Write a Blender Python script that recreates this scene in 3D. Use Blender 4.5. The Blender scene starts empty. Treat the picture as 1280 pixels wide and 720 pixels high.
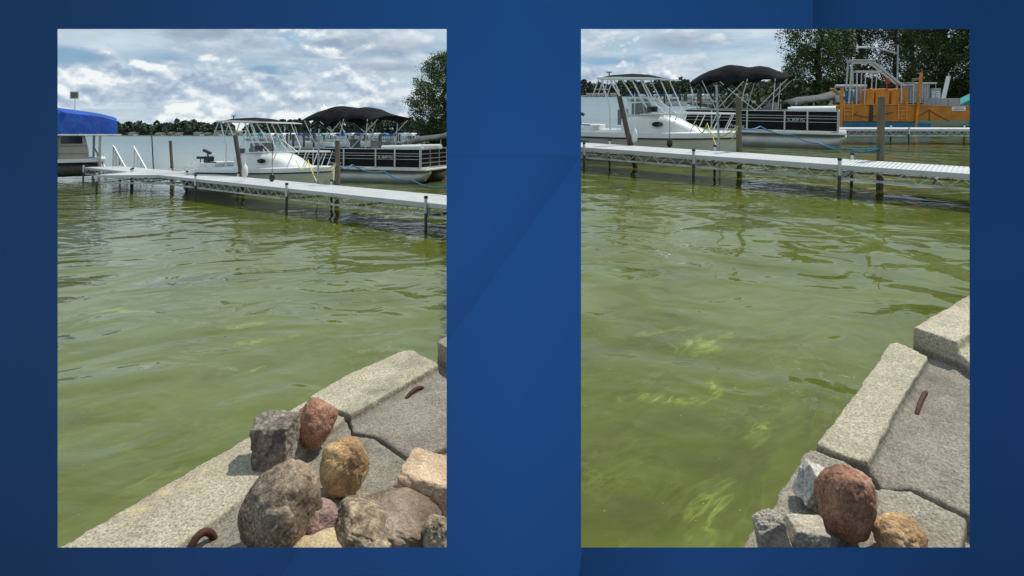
import bpy, bmesh, math, random
from mathutils import Vector, Matrix, noise
R = math.radians
scene = bpy.context.scene
random.seed(7)
# ------------------------------------------------------------------ camera, world, sun
F = 720.0; HZ = 142.5; CAM_H = 2.0                 # focal length and eye level of the view (in 1280x720 units)
cam_d = bpy.data.cameras.new('camera'); cam = bpy.data.objects.new('camera', cam_d)
scene.collection.objects.link(cam); scene.camera = cam
cam.location = (0, 0, CAM_H); cam.rotation_euler = (R(90), 0, 0)
cam_d.sensor_width = 36; cam_d.lens = 36*F/1280; cam_d.shift_y = -(360-HZ)/1280
cam_d.clip_start = 0.05; cam_d.clip_end = 6000
scene.view_settings.view_transform = 'Standard'; scene.view_settings.look = 'None'
scene.view_settings.exposure = 0.0; scene.view_settings.gamma = 1.0
SUN = Vector((0.45, 0.26, 0.86)).normalized()
sl = bpy.data.lights.new('sun', 'SUN'); sl.energy = 3.6; sl.angle = R(0.6); sl.color = (1, .95, .87)
so = bpy.data.objects.new('sun', sl); scene.collection.objects.link(so)
so.rotation_euler = SUN.to_track_quat('Z', 'Y').to_euler()

def N(nt, typ, **kw):
    n = nt.nodes.new(typ)
    for k, v in kw.items():
        if k.startswith('i_'): n.inputs[k[2:].replace('_', ' ')].default_value = v
        elif k.startswith('n_'): n.inputs[int(k[2:])].default_value = v
        else: setattr(n, k, v)
    return n
def ramp(nt, stops, src=None, interp='LINEAR'):
    n = nt.nodes.new('ShaderNodeValToRGB'); cr = n.color_ramp; cr.interpolation = interp
    while len(cr.elements) < len(stops): cr.elements.new(.5)
    for e, (p, c) in zip(cr.elements, stops):
        e.position = p; e.color = (c, c, c, 1) if not isinstance(c, tuple) else (*c, 1)
    if src is not None: nt.links.new(src, n.inputs[0])
    return n
def mth(nt, op, a, b=None, c=None, clamp=False):
    n = nt.nodes.new('ShaderNodeMath'); n.operation = op; n.use_clamp = clamp
    for i, v in enumerate((a, b, c)):
        if v is None: continue
        if isinstance(v, (int, float)): n.inputs[i].default_value = v
        else: nt.links.new(v, n.inputs[i])
    return n.outputs[0]
def mixc(nt, f, a, b, mode='MIX'):
    n = nt.nodes.new('ShaderNodeMix'); n.data_type = 'RGBA'; n.blend_type = mode
    for s, v in ((n.inputs[0], f), (n.inputs[6], a), (n.inputs[7], b)):
        if isinstance(v, (int, float)): s.default_value = v
        elif isinstance(v, tuple): s.default_value = (*v, 1) if len(v) == 3 else v
        else: nt.links.new(v, s)
    return n.outputs[2]
def vmul(nt, src, vec, add=None, rot=None):
    if rot and any(rot):
        n = nt.nodes.new('ShaderNodeMapping'); nt.links.new(src, n.inputs[0]); n.inputs['Rotation'].default_value = rot; src = n.outputs[0]
    n = nt.nodes.new('ShaderNodeMapping'); nt.links.new(src, n.inputs[0]); n.inputs['Scale'].default_value = vec
    if add: n.inputs['Location'].default_value = add
    return n.outputs[0]

world = bpy.data.worlds.new('World'); scene.world = world; world.use_nodes = True
nt = world.node_tree; nt.nodes.clear()
sky = N(nt, 'ShaderNodeTexSky'); sky.sky_type = 'NISHITA'; sky.sun_disc = False
sky.sun_elevation = math.asin(SUN.z); sky.sun_rotation = math.atan2(SUN.x, SUN.y); sky.dust_density = 1.5; sky.ozone_density = 2
tc = N(nt, 'ShaderNodeTexCoord'); D = tc.outputs['Generated']
sep = N(nt, 'ShaderNodeSeparateXYZ'); nt.links.new(D, sep.inputs[0])
def wn(scale, st, add, det, ro, dist=0.):
    n = N(nt, 'ShaderNodeTexNoise', i_Scale=scale, i_Detail=det, i_Roughness=ro, i_Distortion=dist); nt.links.new(vmul(nt, D, st, add), n.inputs['Vector']); return n.outputs[0]
def relief(scale, st, add, det, ro, dz, k):             # sunlit tops, grey bases: density here against density a little higher up
    a0 = wn(scale, st, add, det, ro); b0 = wn(scale, st, (add[0]+.25*dz, add[1], add[2]+dz*st[2]), det, ro)
    return a0, mth(nt, 'MULTIPLY_ADD', mth(nt, 'SUBTRACT', a0, b0), k, .5, clamp=True)
n2, rel2 = relief(13, (1, 1, 1.5), (.3, 5.2, 1.0), 9, .52, .010, 3.6)
n3, rel3 = relief(6.0, (1, 1, 2.6), (7.3, .2, 2.0), 8, .56, .014, 2.2)
st1 = wn(3.0, (1, 1, 7.0), (3.1, 1.2, .4), 10, .62, .4)
streak = ramp(nt, [(.34, .25), (.52, .92)], st1).outputs[0]
# bearings: az to the right of straight ahead, el above the horizon, in degrees
def blob(az, el, ra, re, wob=.5):
    c = Vector((math.sin(R(az))*math.cos(R(el)), math.cos(R(az))*math.cos(R(el)), math.sin(R(el))))
    s = N(nt, 'ShaderNodeVectorMath', operation='SUBTRACT'); nt.links.new(D, s.inputs[0]); s.inputs[1].default_value = c
    m = N(nt, 'ShaderNodeVectorMath', operation='MULTIPLY'); nt.links.new(s.outputs[0], m.inputs[0]); m.inputs[1].default_value = (1/ra, 1/ra, 1/re)
    l = N(nt, 'ShaderNodeVectorMath', operation='LENGTH'); nt.links.new(m.outputs[0], l.inputs[0])
    return mth(nt, 'ADD', l.outputs['Value'], mth(nt, 'MULTIPLY', mth(nt, 'SUBTRACT', n2, .5), wob*4))
soft = lambda d, a=.3, b_=1.0: ramp(nt, [(a, 1.0), (b_, 0.0)], d).outputs[0]
gap = soft(blob(-38.0, 4.2, .11, .020)); gap2 = soft(blob(-31.5, 4.6, .09, .016)); gap3 = soft(blob(-22, 4.0, .08, .008)); gap4 = soft(blob(10, 5.2, .09, .012))
streak = mth(nt, 'SUBTRACT', streak, mth(nt, 'MULTIPLY', mth(nt, 'MAXIMUM', mth(nt, 'MAXIMUM', gap, gap4), mth(nt, 'MAXIMUM', mth(nt, 'MULTIPLY', gap2, .8), gap3)), .75), clamp=True)
skyc = mixc(nt, .6, sky.outputs[0], (1.7, 3.9, 6.6))
scol = ramp(nt, [(.36, (6.5, 7.5, 8.1)), (.5, (5.2, 6.4, 7.3)), (.66, (3.8, 4.9, 6.1))], n3).outputs[0]
col = mixc(nt, streak, skyc, scol)
# middle layer of broken cloud with grey bases
cov3 = ramp(nt, [(.50, 0.0), (.57, .85)], n3).outputs[0]
col = mixc(nt, cov3, col, ramp(nt, [(.2, (2.8, 3.6, 4.8)), (.5, (4.9, 5.9, 6.9)), (.8, (8.0, 8.5, 8.9))], rel3).outputs[0])
# heaped cumulus low over the far shore
band = ramp(nt, [(.0, .75), (.05, .62), (.085, .1), (.12, 0.0)], sep.outputs[2]).outputs[0]
heap = ramp(nt, [(.50, 0.0), (.56, 1.0)], mth(nt, 'ADD', n2, mth(nt, 'MULTIPLY', mth(nt, 'SUBTRACT', band, .5), .28))).outputs[0]
for (az, el, ra, re) in ((-35.4, 3.0, .050, .038), (-30.8, 2.6, .050, .030), (-26.2, 2.4, .075, .028), (-21.3, 2.0, .04, .020), (-17.6, 6.2, .05, .022), (14.0, 3.2, .06, .022), (9.0, 3.0, .05, .03)):
    heap = mth(nt, 'MAXIMUM', heap, soft(blob(az, el, ra, re, .55), .72, .98))
col = mixc(nt, mth(nt, 'MULTIPLY', heap, .93), col, ramp(nt, [(.2, (3.3, 4.3, 5.7)), (.48, (5.4, 6.4, 7.4)), (.74, (9.2, 9.5, 9.5))], rel2).outputs[0])
col = mixc(nt, mth(nt, 'MULTIPLY', soft(blob(-37.6, 4.6, .045, .016, .35), .4, 1.0), .85), col, skyc)
for (az, el, ra, re, k) in ((-28.8, 8.1, .075, .030, .85), (-14.5, 6.9, .10, .014, .6), (-19.5, 5.6, .06, .010, .45), (16.0, 6.9, .09, .018, .55), (12, 9.0, .1, .012, .4), (-13.0, 4.6, .07, .009, .45)):
    col = mixc(nt, mth(nt, 'MULTIPLY', soft(blob(az, el, ra, re, .4), .35, 1.0), k), col, (2.9, 3.6, 4.7))
bg = N(nt, 'ShaderNodeBackground'); bg.inputs[1].default_value = .1
nt.links.new(col, bg.inputs[0]); wo = N(nt, 'ShaderNodeOutputWorld'); nt.links.new(bg.outputs[0], wo.inputs[0])

# two lake-side places, each pitched a little differently
class Place:
    def __init__(s, hz, word):
        s.a = math.atan((HZ-hz)/F); s.word = word
        C = Vector((0, 0, CAM_H)); s.M = Matrix.Translation(C) @ Matrix.Rotation(s.a, 4, 'X') @ Matrix.Translation(-C)
        s.Ri = Matrix.Rotation(-s.a, 3, 'X')
    def ray(s, u, v): return s.Ri @ Vector(((u-640)/F, 1, -(v-HZ)/F))
    def at(s, u, v, z=0.):                       # ground point at height z
        d = s.ray(u, v); return Vector((0, 0, CAM_H))+d*((z-CAM_H)/d.z)
    def aty(s, u, v, y):                         # point at depth y
        d = s.ray(u, v); return Vector((0, 0, CAM_H))+d*(y/d.y)
    def put(s, o, loc, rz=0., sc=(1, 1, 1), rx=0., ry=0.):
        from mathutils import Euler
        L = Matrix.Translation(Vector(loc)) @ Euler((rx, ry, rz)).to_matrix().to_4x4() @ Matrix.Diagonal((*sc, 1))
        o.matrix_world = s.M @ L; return o
L = Place(167, 'left'); Q = Place(118, 'right')

# ------------------------------------------------------------------ materials
MATS = {}
def mat(name, col, rough=.6, metal=0., col2=None, scale=6., bump=0., bscale=None, detail=6, lo=.35, hi=.65, spec=.5, alpha=None, trans=0., stretch=None, coat=0.):
    if name in MATS: return MATS[name]
    m = bpy.data.materials.new(name); m.use_nodes = True; nt = m.node_tree
    b = nt.nodes['Principled BSDF']; b.inputs['Base Color'].default_value = (*col, 1)
    b.inputs['Roughness'].default_value = rough; b.inputs['Metallic'].default_value = metal
    b.inputs['Specular IOR Level'].default_value = spec; b.inputs['Coat Weight'].default_value = coat
    if trans: b.inputs['Transmission Weight'].default_value = trans
    tc = N(nt, 'ShaderNodeTexCoord'); v = tc.outputs['Object']
    if stretch: v = vmul(nt, v, stretch)
    if col2:
        n = N(nt, 'ShaderNodeTexNoise', i_Scale=scale, i_Detail=detail, i_Roughness=.6); nt.links.new(v, n.inputs['Vector'])
        r = ramp(nt, [(lo, col), (hi, col2)], n.outputs[0]); nt.links.new(r.outputs[0], b.inputs['Base Color'])
    if bump:
        n = N(nt, 'ShaderNodeTexNoise', i_Scale=bscale or scale*3, i_Detail=6, i_Roughness=.65); nt.links.new(v, n.inputs['Vector'])
        bp = N(nt, 'ShaderNodeBump'); bp.inputs['Strength'].default_value = 1; bp.inputs['Distance'].default_value = bump
        nt.links.new(n.outputs[0], bp.inputs['Height']); nt.links.new(bp.outputs[0], b.inputs['Normal'])
    MATS[name] = m; return m
m_white = mat('white_gelcoat', (.78, .79, .77), .3, col2=(.70, .71, .69), scale=2, coat=.2)
m_hull = mat('shaded_white_gelcoat', (.62, .61, .54), .35, col2=(.52, .52, .47), scale=1.5)  # white hull, its shaded side painted in as grey
m_black = mat('black_canvas', (.012, .012, .013), .95, spec=.08, col2=(.022, .022, .024), scale=3, bump=.012, bscale=5)
m_blk = mat('black_plastic', (.015, .015, .017), .35)
m_panel = mat('black_panel', (.006, .006, .007), .45, col2=(.012, .011, .012), scale=3, spec=.15)
m_alu = mat('aluminium', (.72, .73, .74), .38, .75, col2=(.58, .6, .6), scale=8)
m_alud = mat('weathered_aluminium', (.42, .42, .40), .5, .4, col2=(.30, .30, .27), scale=4)
m_deck = mat('pale_deck', (.56, .58, .58), .6, col2=(.48, .50, .50), scale=2.5)
m_truss = mat('truss_aluminium', (.70, .71, .69), .5, .25, col2=(.38, .38, .35), scale=5)
m_pont = mat('pontoon_aluminium', (.50, .50, .48), .42, .6, col2=(.42, .40, .36), scale=3, bump=.004, bscale=14)
m_wood = mat('weathered_piling', (.17, .145, .095), .9, col2=(.09, .08, .055), scale=14, bump=.012, bscale=22, stretch=(1, 1, .15))
m_woodd = mat('dark_piling', (.13, .10, .075), .9, col2=(.05, .04, .03), scale=12, bump=.012, bscale=22, stretch=(1, 1, .15))
m_postd = mat('dark_steel', (.05, .045, .04), .6, .3, col2=(.11, .10, .085), scale=12)
m_steel = mat('galvanised_steel', (.42, .44, .46), .45, .5, col2=(.30, .32, .33), scale=20)
m_blue = mat('blue_canopy_canvas', (.003, .05, .30), .7, col2=(.006, .08, .42), scale=2, bump=.05, bscale=2.2)
m_cream = mat('cream_panel', (.42, .38, .30), .4, col2=(.36, .33, .27), scale=2)
m_grey = mat('grey_tarp', (.06, .06, .058), .8, col2=(.11, .11, .105), scale=2, bump=.05, bscale=3)
m_vinyl = mat('grey_vinyl', (.25, .25, .26), .5, col2=(.17, .17, .18), scale=4)
m_cush = mat('white_vinyl', (.72, .74, .70), .5, col2=(.62, .64, .60), scale=3)
m_orange = mat('orange_paint', (.62, .22, .012), .5, col2=(.42, .14, .01), scale=1.6, detail=8)
m_orange2 = mat('orange_hood', (.72, .25, .015), .45, col2=(.50, .16, .01), scale=1.2)
m_cyanblue = mat('blue_float', (.004, .16, .30), .45, col2=(.006, .11, .22), scale=2)
m_teal = mat('teal_paint', (.0, .30, .27), .5, col2=(.0, .24, .22), scale=2)
m_greyp = mat('grey_paint', (.36, .37, .38), .5, col2=(.28, .29, .30), scale=3)
m_red = mat('red_paint', (.45, .02, .015), .5)
m_bluerope = mat('blue_rope', (.02, .13, .36), .8, col2=(.05, .25, .40), scale=30)
m_teals = mat('teal_rope', (.03, .28, .32), .8, col2=(.02, .16, .25), scale=30)
m_yrope = mat('yellow_rope', (.72, .66, .12), .8, col2=(.55, .5, .15), scale=30)
m_rust = mat('rusty_rebar', (.10, .028, .018), .8, col2=(.05, .018, .014), scale=40, bump=.003, bscale=90)
m_bark = mat('bark', (.06, .048, .036), .9, col2=(.03, .025, .02), scale=5, bump=.02)
m_house = mat('pale_siding', (.6, .59, .56), .8)
m_roof = mat('shingle_roof', (.10, .095, .09), .9)
m_blucan = mat('slip_canopy_blue', (.03, .10, .32), .7)
m_whican = mat('slip_canopy_white', (.75, .77, .78), .7)
m_tealcan = mat('slip_canopy_teal', (.05, .36, .36), .7)
m_glassd = mat('smoked_glass', (.02, .025, .03), .08)
def glass():
    m = bpy.data.materials.new('clear_glass'); m.use_nodes = True; nt = m.node_tree; nt.nodes.clear()
    t = N(nt, 'ShaderNodeBsdfTransparent'); t.inputs[0].default_value = (.82, .88, .88, 1); g = N(nt, 'ShaderNodeBsdfGlossy'); g.inputs['Roughness'].default_value = .03
    f = N(nt, 'ShaderNodeFresnel'); f.inputs[0].default_value = 1.45; mx = N(nt, 'ShaderNodeMixShader'); o = N(nt, 'ShaderNodeOutputMaterial')
    nt.links.new(f.outputs[0], mx.inputs[0]); nt.links.new(t.outputs[0], mx.inputs[1]); nt.links.new(g.outputs[0], mx.inputs[2]); nt.links.new(mx.outputs[0], o.inputs[0]); return m
m_glass = glass()
def leafmat(name, a, b):
    m = bpy.data.materials.new(name); m.use_nodes = True; nt = m.node_tree; p = nt.nodes['Principled BSDF']
    g = N(nt, 'ShaderNodeTexCoord'); n = N(nt, 'ShaderNodeTexNoise', i_Scale=.45, i_Detail=3); nt.links.new(g.outputs['Object'], n.inputs['Vector'])
    n2 = N(nt, 'ShaderNodeTexNoise', i_Scale=4, i_Detail=2); nt.links.new(g.outputs['Object'], n2.inputs['Vector'])
    r = ramp(nt, [(.38, a), (.62, b)], mth(nt, 'MULTIPLY_ADD', n2.outputs[0], .5, mth(nt, 'MULTIPLY', n.outputs[0], .5)))
    nt.links.new(r.outputs[0], p.inputs['Base Color']); p.inputs['Roughness'].default_value = .6
    p.inputs['Specular IOR Level'].default_value = .2; return m
m_leaf = leafmat('leaves', (.036, .060, .016), (.095, .145, .034))
m_leaf2 = leafmat('leaves_dark', (.022, .038, .014), (.055, .085, .024))
m_far = leafmat('far_leaves', (.034, .056, .038), (.068, .098, .062))  # distance haze mixed into the leaf colour

def concrete(name, a, b, stain=0., low=None):
    m = bpy.data.materials.new(name); m.use_nodes = True; nt = m.node_tree; p = nt.nodes['Principled BSDF']; p.inputs['Roughness'].default_value = .9
    p.inputs['Specular IOR Level'].default_value = .2
    tc = N(nt, 'ShaderNodeTexCoord'); v = tc.outputs['Object']
    def nz(sc, d=6, r=.6):
        n = N(nt, 'ShaderNodeTexNoise', i_Scale=sc, i_Detail=d, i_Roughness=r); nt.links.new(v, n.inputs['Vector']); return n.outputs[0]
    c = ramp(nt, [(.36, a), (.62, b)], nz(3.2, 8, .7)).outputs[0]
    if low:      # the trowelled top strip is pale, the rough lower shelf grey-brown
        zz = N(nt, 'ShaderNodeSeparateXYZ'); nt.links.new(v, zz.inputs[0])
        lo_ = ramp(nt, [(.36, low[0]), (.62, low[1])], nz(4.2, 8, .7)).outputs[0]
        c = mixc(nt, ramp(nt, [(.0, 0.), (1., 1.)], mth(nt, 'MULTIPLY', mth(nt, 'SUBTRACT', zz.outputs[2], .374), 50.)).outputs[0], lo_, c)
    c = mixc(nt, .8, c, ramp(nt, [(.32, .35), (.46, .9), (.55, 1.02), (.70, 1.25)], nz(75, 5, .75)).outputs[0], 'MULTIPLY')
    vo = N(nt, 'ShaderNodeTexVoronoi', i_Scale=64.); nt.links.new(v, vo.inputs['Vector'])
    vo2 = N(nt, 'ShaderNodeTexVoronoi', i_Scale=130.); nt.links.new(v, vo2.inputs['Vector'])
    pit = ramp(nt, [(.10, .25), (.22, 1.0)], vo.outputs['Distance']).outputs[0]
    gate = ramp(nt, [(.50, 0.0), (.60, 1.0)], nz(9, 3)).outputs[0]
    c = mixc(nt, gate, c, mixc(nt, 1., c, pit, 'MULTIPLY'))
    bw = N(nt, 'ShaderNodeRGBToBW'); nt.links.new(vo2.outputs['Color'], bw.inputs[0])
    c = mixc(nt, .45, c, ramp(nt, [(.05, .2), (.5, .95), (.95, 1.7)], bw.outputs[0]).outputs[0], 'MULTIPLY')
    grime = ramp(nt, [(.56, 0.0), (.70, .55)], nz(1.7, 5, .65)).outputs[0]
    c = mixc(nt, grime, c, (.10, .095, .08))
    if stain:
        for (u, vv, ra) in ((233, 606, .055), (205, 616, .05), (176, 636, .06), (256, 588, .035)):      # yellow stains on the left block
            q = L.at(u, vv, .4); d_ = N(nt, 'ShaderNodeVectorMath', operation='DISTANCE'); nt.links.new(v, d_.inputs[0]); d_.inputs[1].default_value = q
            c = mixc(nt, ramp(nt, [(.3, .55), (1., 0.)], mth(nt, 'ADD', mth(nt, 'MULTIPLY', d_.outputs['Value'], 1/ra), mth(nt, 'MULTIPLY', mth(nt, 'SUBTRACT', nz(14, 5, .7), .5), 2.))).outputs[0], c, (.62, .50, .27))
        st = ramp(nt, [(.60, 0.0), (.70, stain)], nz(7.0, 6, .7)).outputs[0]; c = mixc(nt, st, c, (.55, .44, .22))
    nt.links.new(c, p.inputs['Base Color'])
    h = mth(nt, 'ADD', mth(nt, 'MULTIPLY', nz(85, 5, .75), .007), mth(nt, 'MULTIPLY', mth(nt, 'MULTIPLY', mth(nt, 'SUBTRACT', 1., pit), gate), -.008))
    bp = N(nt, 'ShaderNodeBump'); bp.inputs['Strength'].default_value = .9; bp.inputs['Distance'].default_value = 1; nt.links.new(h, bp.inputs['Height']); nt.links.new(bp.outputs[0], p.inputs['Normal'])
    return m
m_conc = concrete('weathered_concrete', (.40, .355, .255), (.54, .485, .36), .18, ((.235, .21, .165), (.33, .30, .245)))
m_concd = concrete('grey_concrete', (.28, .25, .195), (.39, .35, .275), .2)
def rockmat(name, cols, scale=6., speck=.5, dark=(.03, .026, .022), vein=0., spec_col=None):
    m = bpy.data.materials.new(name); m.use_nodes = True; nt = m.node_tree; p = nt.nodes['Principled BSDF']; p.inputs['Roughness'].default_value = .8
    p.inputs['Specular IOR Level'].default_value = .3
    tc = N(nt, 'ShaderNodeTexCoord'); v = tc.outputs['Object']
    def nz(sc, d=6, r=.6, o=0., dist=0.):
        n = N(nt, 'ShaderNodeTexNoise', i_Scale=sc, i_Detail=d, i_Roughness=r, i_Distortion=dist); nt.links.new(vmul(nt, v, (1, 1, 1), (o, o*.7, 0)), n.inputs['Vector']); return n.outputs[0]
    cols = [tuple(x*1.35 for x in q) for q in cols]; k = len(cols); c = ramp(nt, [(.32+.36*i/(k-1), cols[i]) for i in range(k)], nz(scale, 7, .65, 1., .4)).outputs[0]
    c = mixc(nt, .7, c, ramp(nt, [(.33, .40), (.5, .98), (.68, 1.6)], nz(95, 5, .8, 2.)).outputs[0], 'MULTIPLY')
    vo = N(nt, 'ShaderNodeTexVoronoi', i_Scale=120.); nt.links.new(v, vo.inputs['Vector']); bw = N(nt, 'ShaderNodeRGBToBW'); nt.links.new(vo.outputs['Color'], bw.inputs[0])
    c = mixc(nt, mth(nt, 'MULTIPLY', ramp(nt, [(.38, .25), (.6, 1.)], nz(4, 3, .5, 12.)).outputs[0], speck*1.1), c, ramp(nt, [(.15, .25), (.5, .9), (.85, 1.9)], bw.outputs[0]).outputs[0], 'MULTIPLY')
    c = mixc(nt, 1., c, ramp(nt, [(.33, .72), (.5, 1.), (.66, 1.35)], nz(2.6, 4, .6, 21.)).outputs[0], 'MULTIPLY')
    if vein: c = mixc(nt, ramp(nt, [(.0, vein), (.05, 0.)], mth(nt, 'ABSOLUTE', mth(nt, 'SUBTRACT', nz(3.5, 4, .6, 30., 1.5), .5))).outputs[0], c, dark)
    c = mixc(nt, ramp(nt, [(.57, 0.0), (.68, .6)], nz(scale*1.6, 6, .7, 5.)).outputs[0], c, dark)
    if spec_col: c = mixc(nt, ramp(nt, [(.60, 0.0), (.68, .6)], nz(scale*2.3, 5, .7, 9.)).outputs[0], c, spec_col)
    nt.links.new(c, p.inputs['Base Color'])
    h = mth(nt, 'ADD', mth(nt, 'MULTIPLY', nz(22, 7, .7, 3.), .011), mth(nt, 'MULTIPLY', nz(110, 4, .7, 3.), .005))
    bp = N(nt, 'ShaderNodeBump'); bp.inputs['Distance'].default_value = 1; bp.inputs['Strength'].default_value = .9; nt.links.new(h, bp.inputs['Height']); nt.links.new(bp.outputs[0], p.inputs['Normal'])
    return m
rk_red = rockmat('red_granite', [(.17, .08, .05), (.27, .14, .085), (.36, .21, .145)], 7, .5, (.06, .035, .03))
rk_pink = rockmat('pink_granite', [(.17, .105, .09), (.25, .16, .135), (.21, .15, .125)], 9, .75, (.07, .05, .05))
rk_tan = rockmat('banded_tan_stone', [(.27, .16, .075), (.48, .31, .15), (.56, .41, .23)], 5, .3, (.12, .075, .04), .4)
rk_brown = rockmat('speckled_brown_stone', [(.135, .095, .065), (.25, .19, .13), (.32, .255, .18)], 5, .75, (.08, .06, .045), spec_col=(.16, .11, .085))
rk_grey = rockmat('grey_stone', [(.14, .115, .09), (.22, .185, .15), (.29, .25, .205)], 6, .4, (.05, .042, .036), .6)
rk_oval = rockmat('brown_stone', [(.12, .085, .06), (.20, .15, .105), (.25, .195, .145)], 5, .3, (.06, .045, .035))
rk_mott = rockmat('mottled_stone', [(.16, .12, .07), (.33, .26, .165), (.42, .35, .24)], 7, .6, (.05, .04, .03), .6)
rk_yel = rockmat('yellow_stone', [(.36, .28, .15), (.46, .38, .24)], 6, .3, (.22, .16, .08))
rk_cut = rockmat('tan_sandstone', [(.36, .25, .15), (.45, .355, .25)], 5, .25, (.30, .20, .12))
rk_lgrey = rockmat('light_grey_stone', [(.24, .205, .155), (.38, .335, .26), (.31, .27, .205)], 6, .4, (.10, .085, .07))
rk_white = rockmat('white_crust', [(.34, .31, .27), (.50, .475, .43)], 9, .5, (.26, .22, .18))

# ------------------------------------------------------------------ mesh builder
def lnk(o, parent=None):
    scene.collection.objects.link(o)
    if parent is not None: o.parent = parent
    return o
class MB:
    def __init__(s): s.v = []; s.f = []
    def add(s, vs, fs):
        k = len(s.v); s.v += [tuple(v) for v in vs]; s.f += [tuple(i+k for i in f) for f in fs]
    def box(s, c, d, rot=None):
        vs = []
        for x in (-.5, .5):
            for y in (-.5, .5):
                for z in (-.5, .5):
                    p = Vector((x*d[0], y*d[1], z*d[2]))
                    if rot is not None: p = rot @ p
                    vs.append(p+Vector(c))
        s.add(vs, [(0, 1, 3, 2), (4, 6, 7, 5), (0, 4, 5, 1), (2, 3, 7, 6), (0, 2, 6, 4), (1, 5, 7, 3)]); return s
    def bar(s, a, b, w, h=None):
        a, b = Vector(a), Vector(b); d = b-a; q = d.to_track_quat('X', 'Z').to_matrix()
        return s.box((a+b)/2, (d.length, w, h or w), q)
    def tube(s, pts, r, n=6, cap=True, rfun=None):
        pts = [Vector(p) for p in pts]; rings = []
        up = None
        for i, p in enumerate(pts):
            d = (pts[min(i+1, len(pts)-1)]-pts[max(i-1, 0)]).normalized()
            if up is None: up = Vector((0, 0, 1)) if abs(d.z) < .9 else Vector((1, 0, 0))
            x = d.cross(up).normalized(); y = x.cross(d).normalized(); up = y
            rr = r[i] if isinstance(r, (list, tuple)) else r
            rings.append([p+(x*math.cos(2*math.pi*k/n)+y*math.sin(2*math.pi*k/n))*rr for k in range(n)])
        s.loft(rings, True, cap); return s
    def loft(s, rings, closed=True, cap=False):
        n = len(rings[0]); vs = [p for r in rings for p in r]; fs = []
        for i in range(len(rings)-1):
            for k in range(n if closed else n-1):
                a = i*n+k; b = i*n+(k+1) % n; fs.append((a, b, b+n, a+n))
        if cap: fs.append(tuple(range(n-1, -1, -1))); fs.append(tuple((len(rings)-1)*n+k for k in range(n)))
        s.add(vs, fs); return s
    def prism(s, poly, z0, z1, axis='z'):
        n = len(poly)
        if axis == 'z': vs = [(x, y, z0) for x, y in poly]+[(x, y, z1) for x, y in poly]
        else: vs = [(x, z0, z) for x, z in poly]+[(x, z1, z) for x, z in poly]
        fs = [tuple(range(n-1, -1, -1)), tuple(range(n, 2*n))]+[(i, (i+1) % n, (i+1) % n+n, i+n) for i in range(n)]
        s.add(vs, fs); return s
    def build(s, name, m, parent=None, smooth=False, bevel=0., kind=None, fix=True):
        me = bpy.data.meshes.new(name); me.from_pydata(s.v, [], s.f)
        if fix:
            bm = bmesh.new(); bm.from_mesh(me); bmesh.ops.recalc_face_normals(bm, faces=bm.faces); bm.to_mesh(me); bm.free()
        me.materials.append(m)
        if smooth:
            me.polygons.foreach_set('use_smooth', [True]*len(me.polygons))
            me.set_sharp_from_angle(angle=R(smooth if smooth > 1 else 40))
        o = lnk(bpy.data.objects.new(name, me), parent)
        if bevel:
            b = o.modifiers.new('bevel', 'BEVEL'); b.width = bevel; b.segments = 2; b.limit_method = 'ANGLE'
        if kind: o['kind'] = kind
        return o
def empty(name): return lnk(bpy.data.objects.new(name, None))
def tag(o, label=None, cat=None, group=None, kind=None):
    if label: o['label'] = label
    if cat: o['category'] = cat
    if group: o['group'] = group
    if kind: o['kind'] = kind
    return o
def copy_tree(o, parent=None):
    c = o.copy(); scene.collection.objects.link(c); c.parent = parent
    for ch in [x for x in scene.objects if x.parent == o]: copy_tree(ch, c)
    return c
def text_part(s, size, m, parent, loc, rot, name='lettering', ext=.004, shear=0.):
    cu = bpy.data.curves.new(name, 'FONT'); cu.body = s; cu.size = size; cu.extrude = ext; cu.shear = shear
    t = bpy.data.objects.new(name, cu); scene.collection.objects.link(t)
    dg = bpy.context.evaluated_depsgraph_get(); me = bpy.data.meshes.new_from_object(t.evaluated_get(dg))
    bpy.data.objects.remove(t); me.materials.clear(); me.materials.append(m)
    o = lnk(bpy.data.objects.new(name, me), parent); o.location = loc; o.rotation_euler = rot; return o

# ------------------------------------------------------------------ two lake-side places, each pitched a little differently

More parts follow.
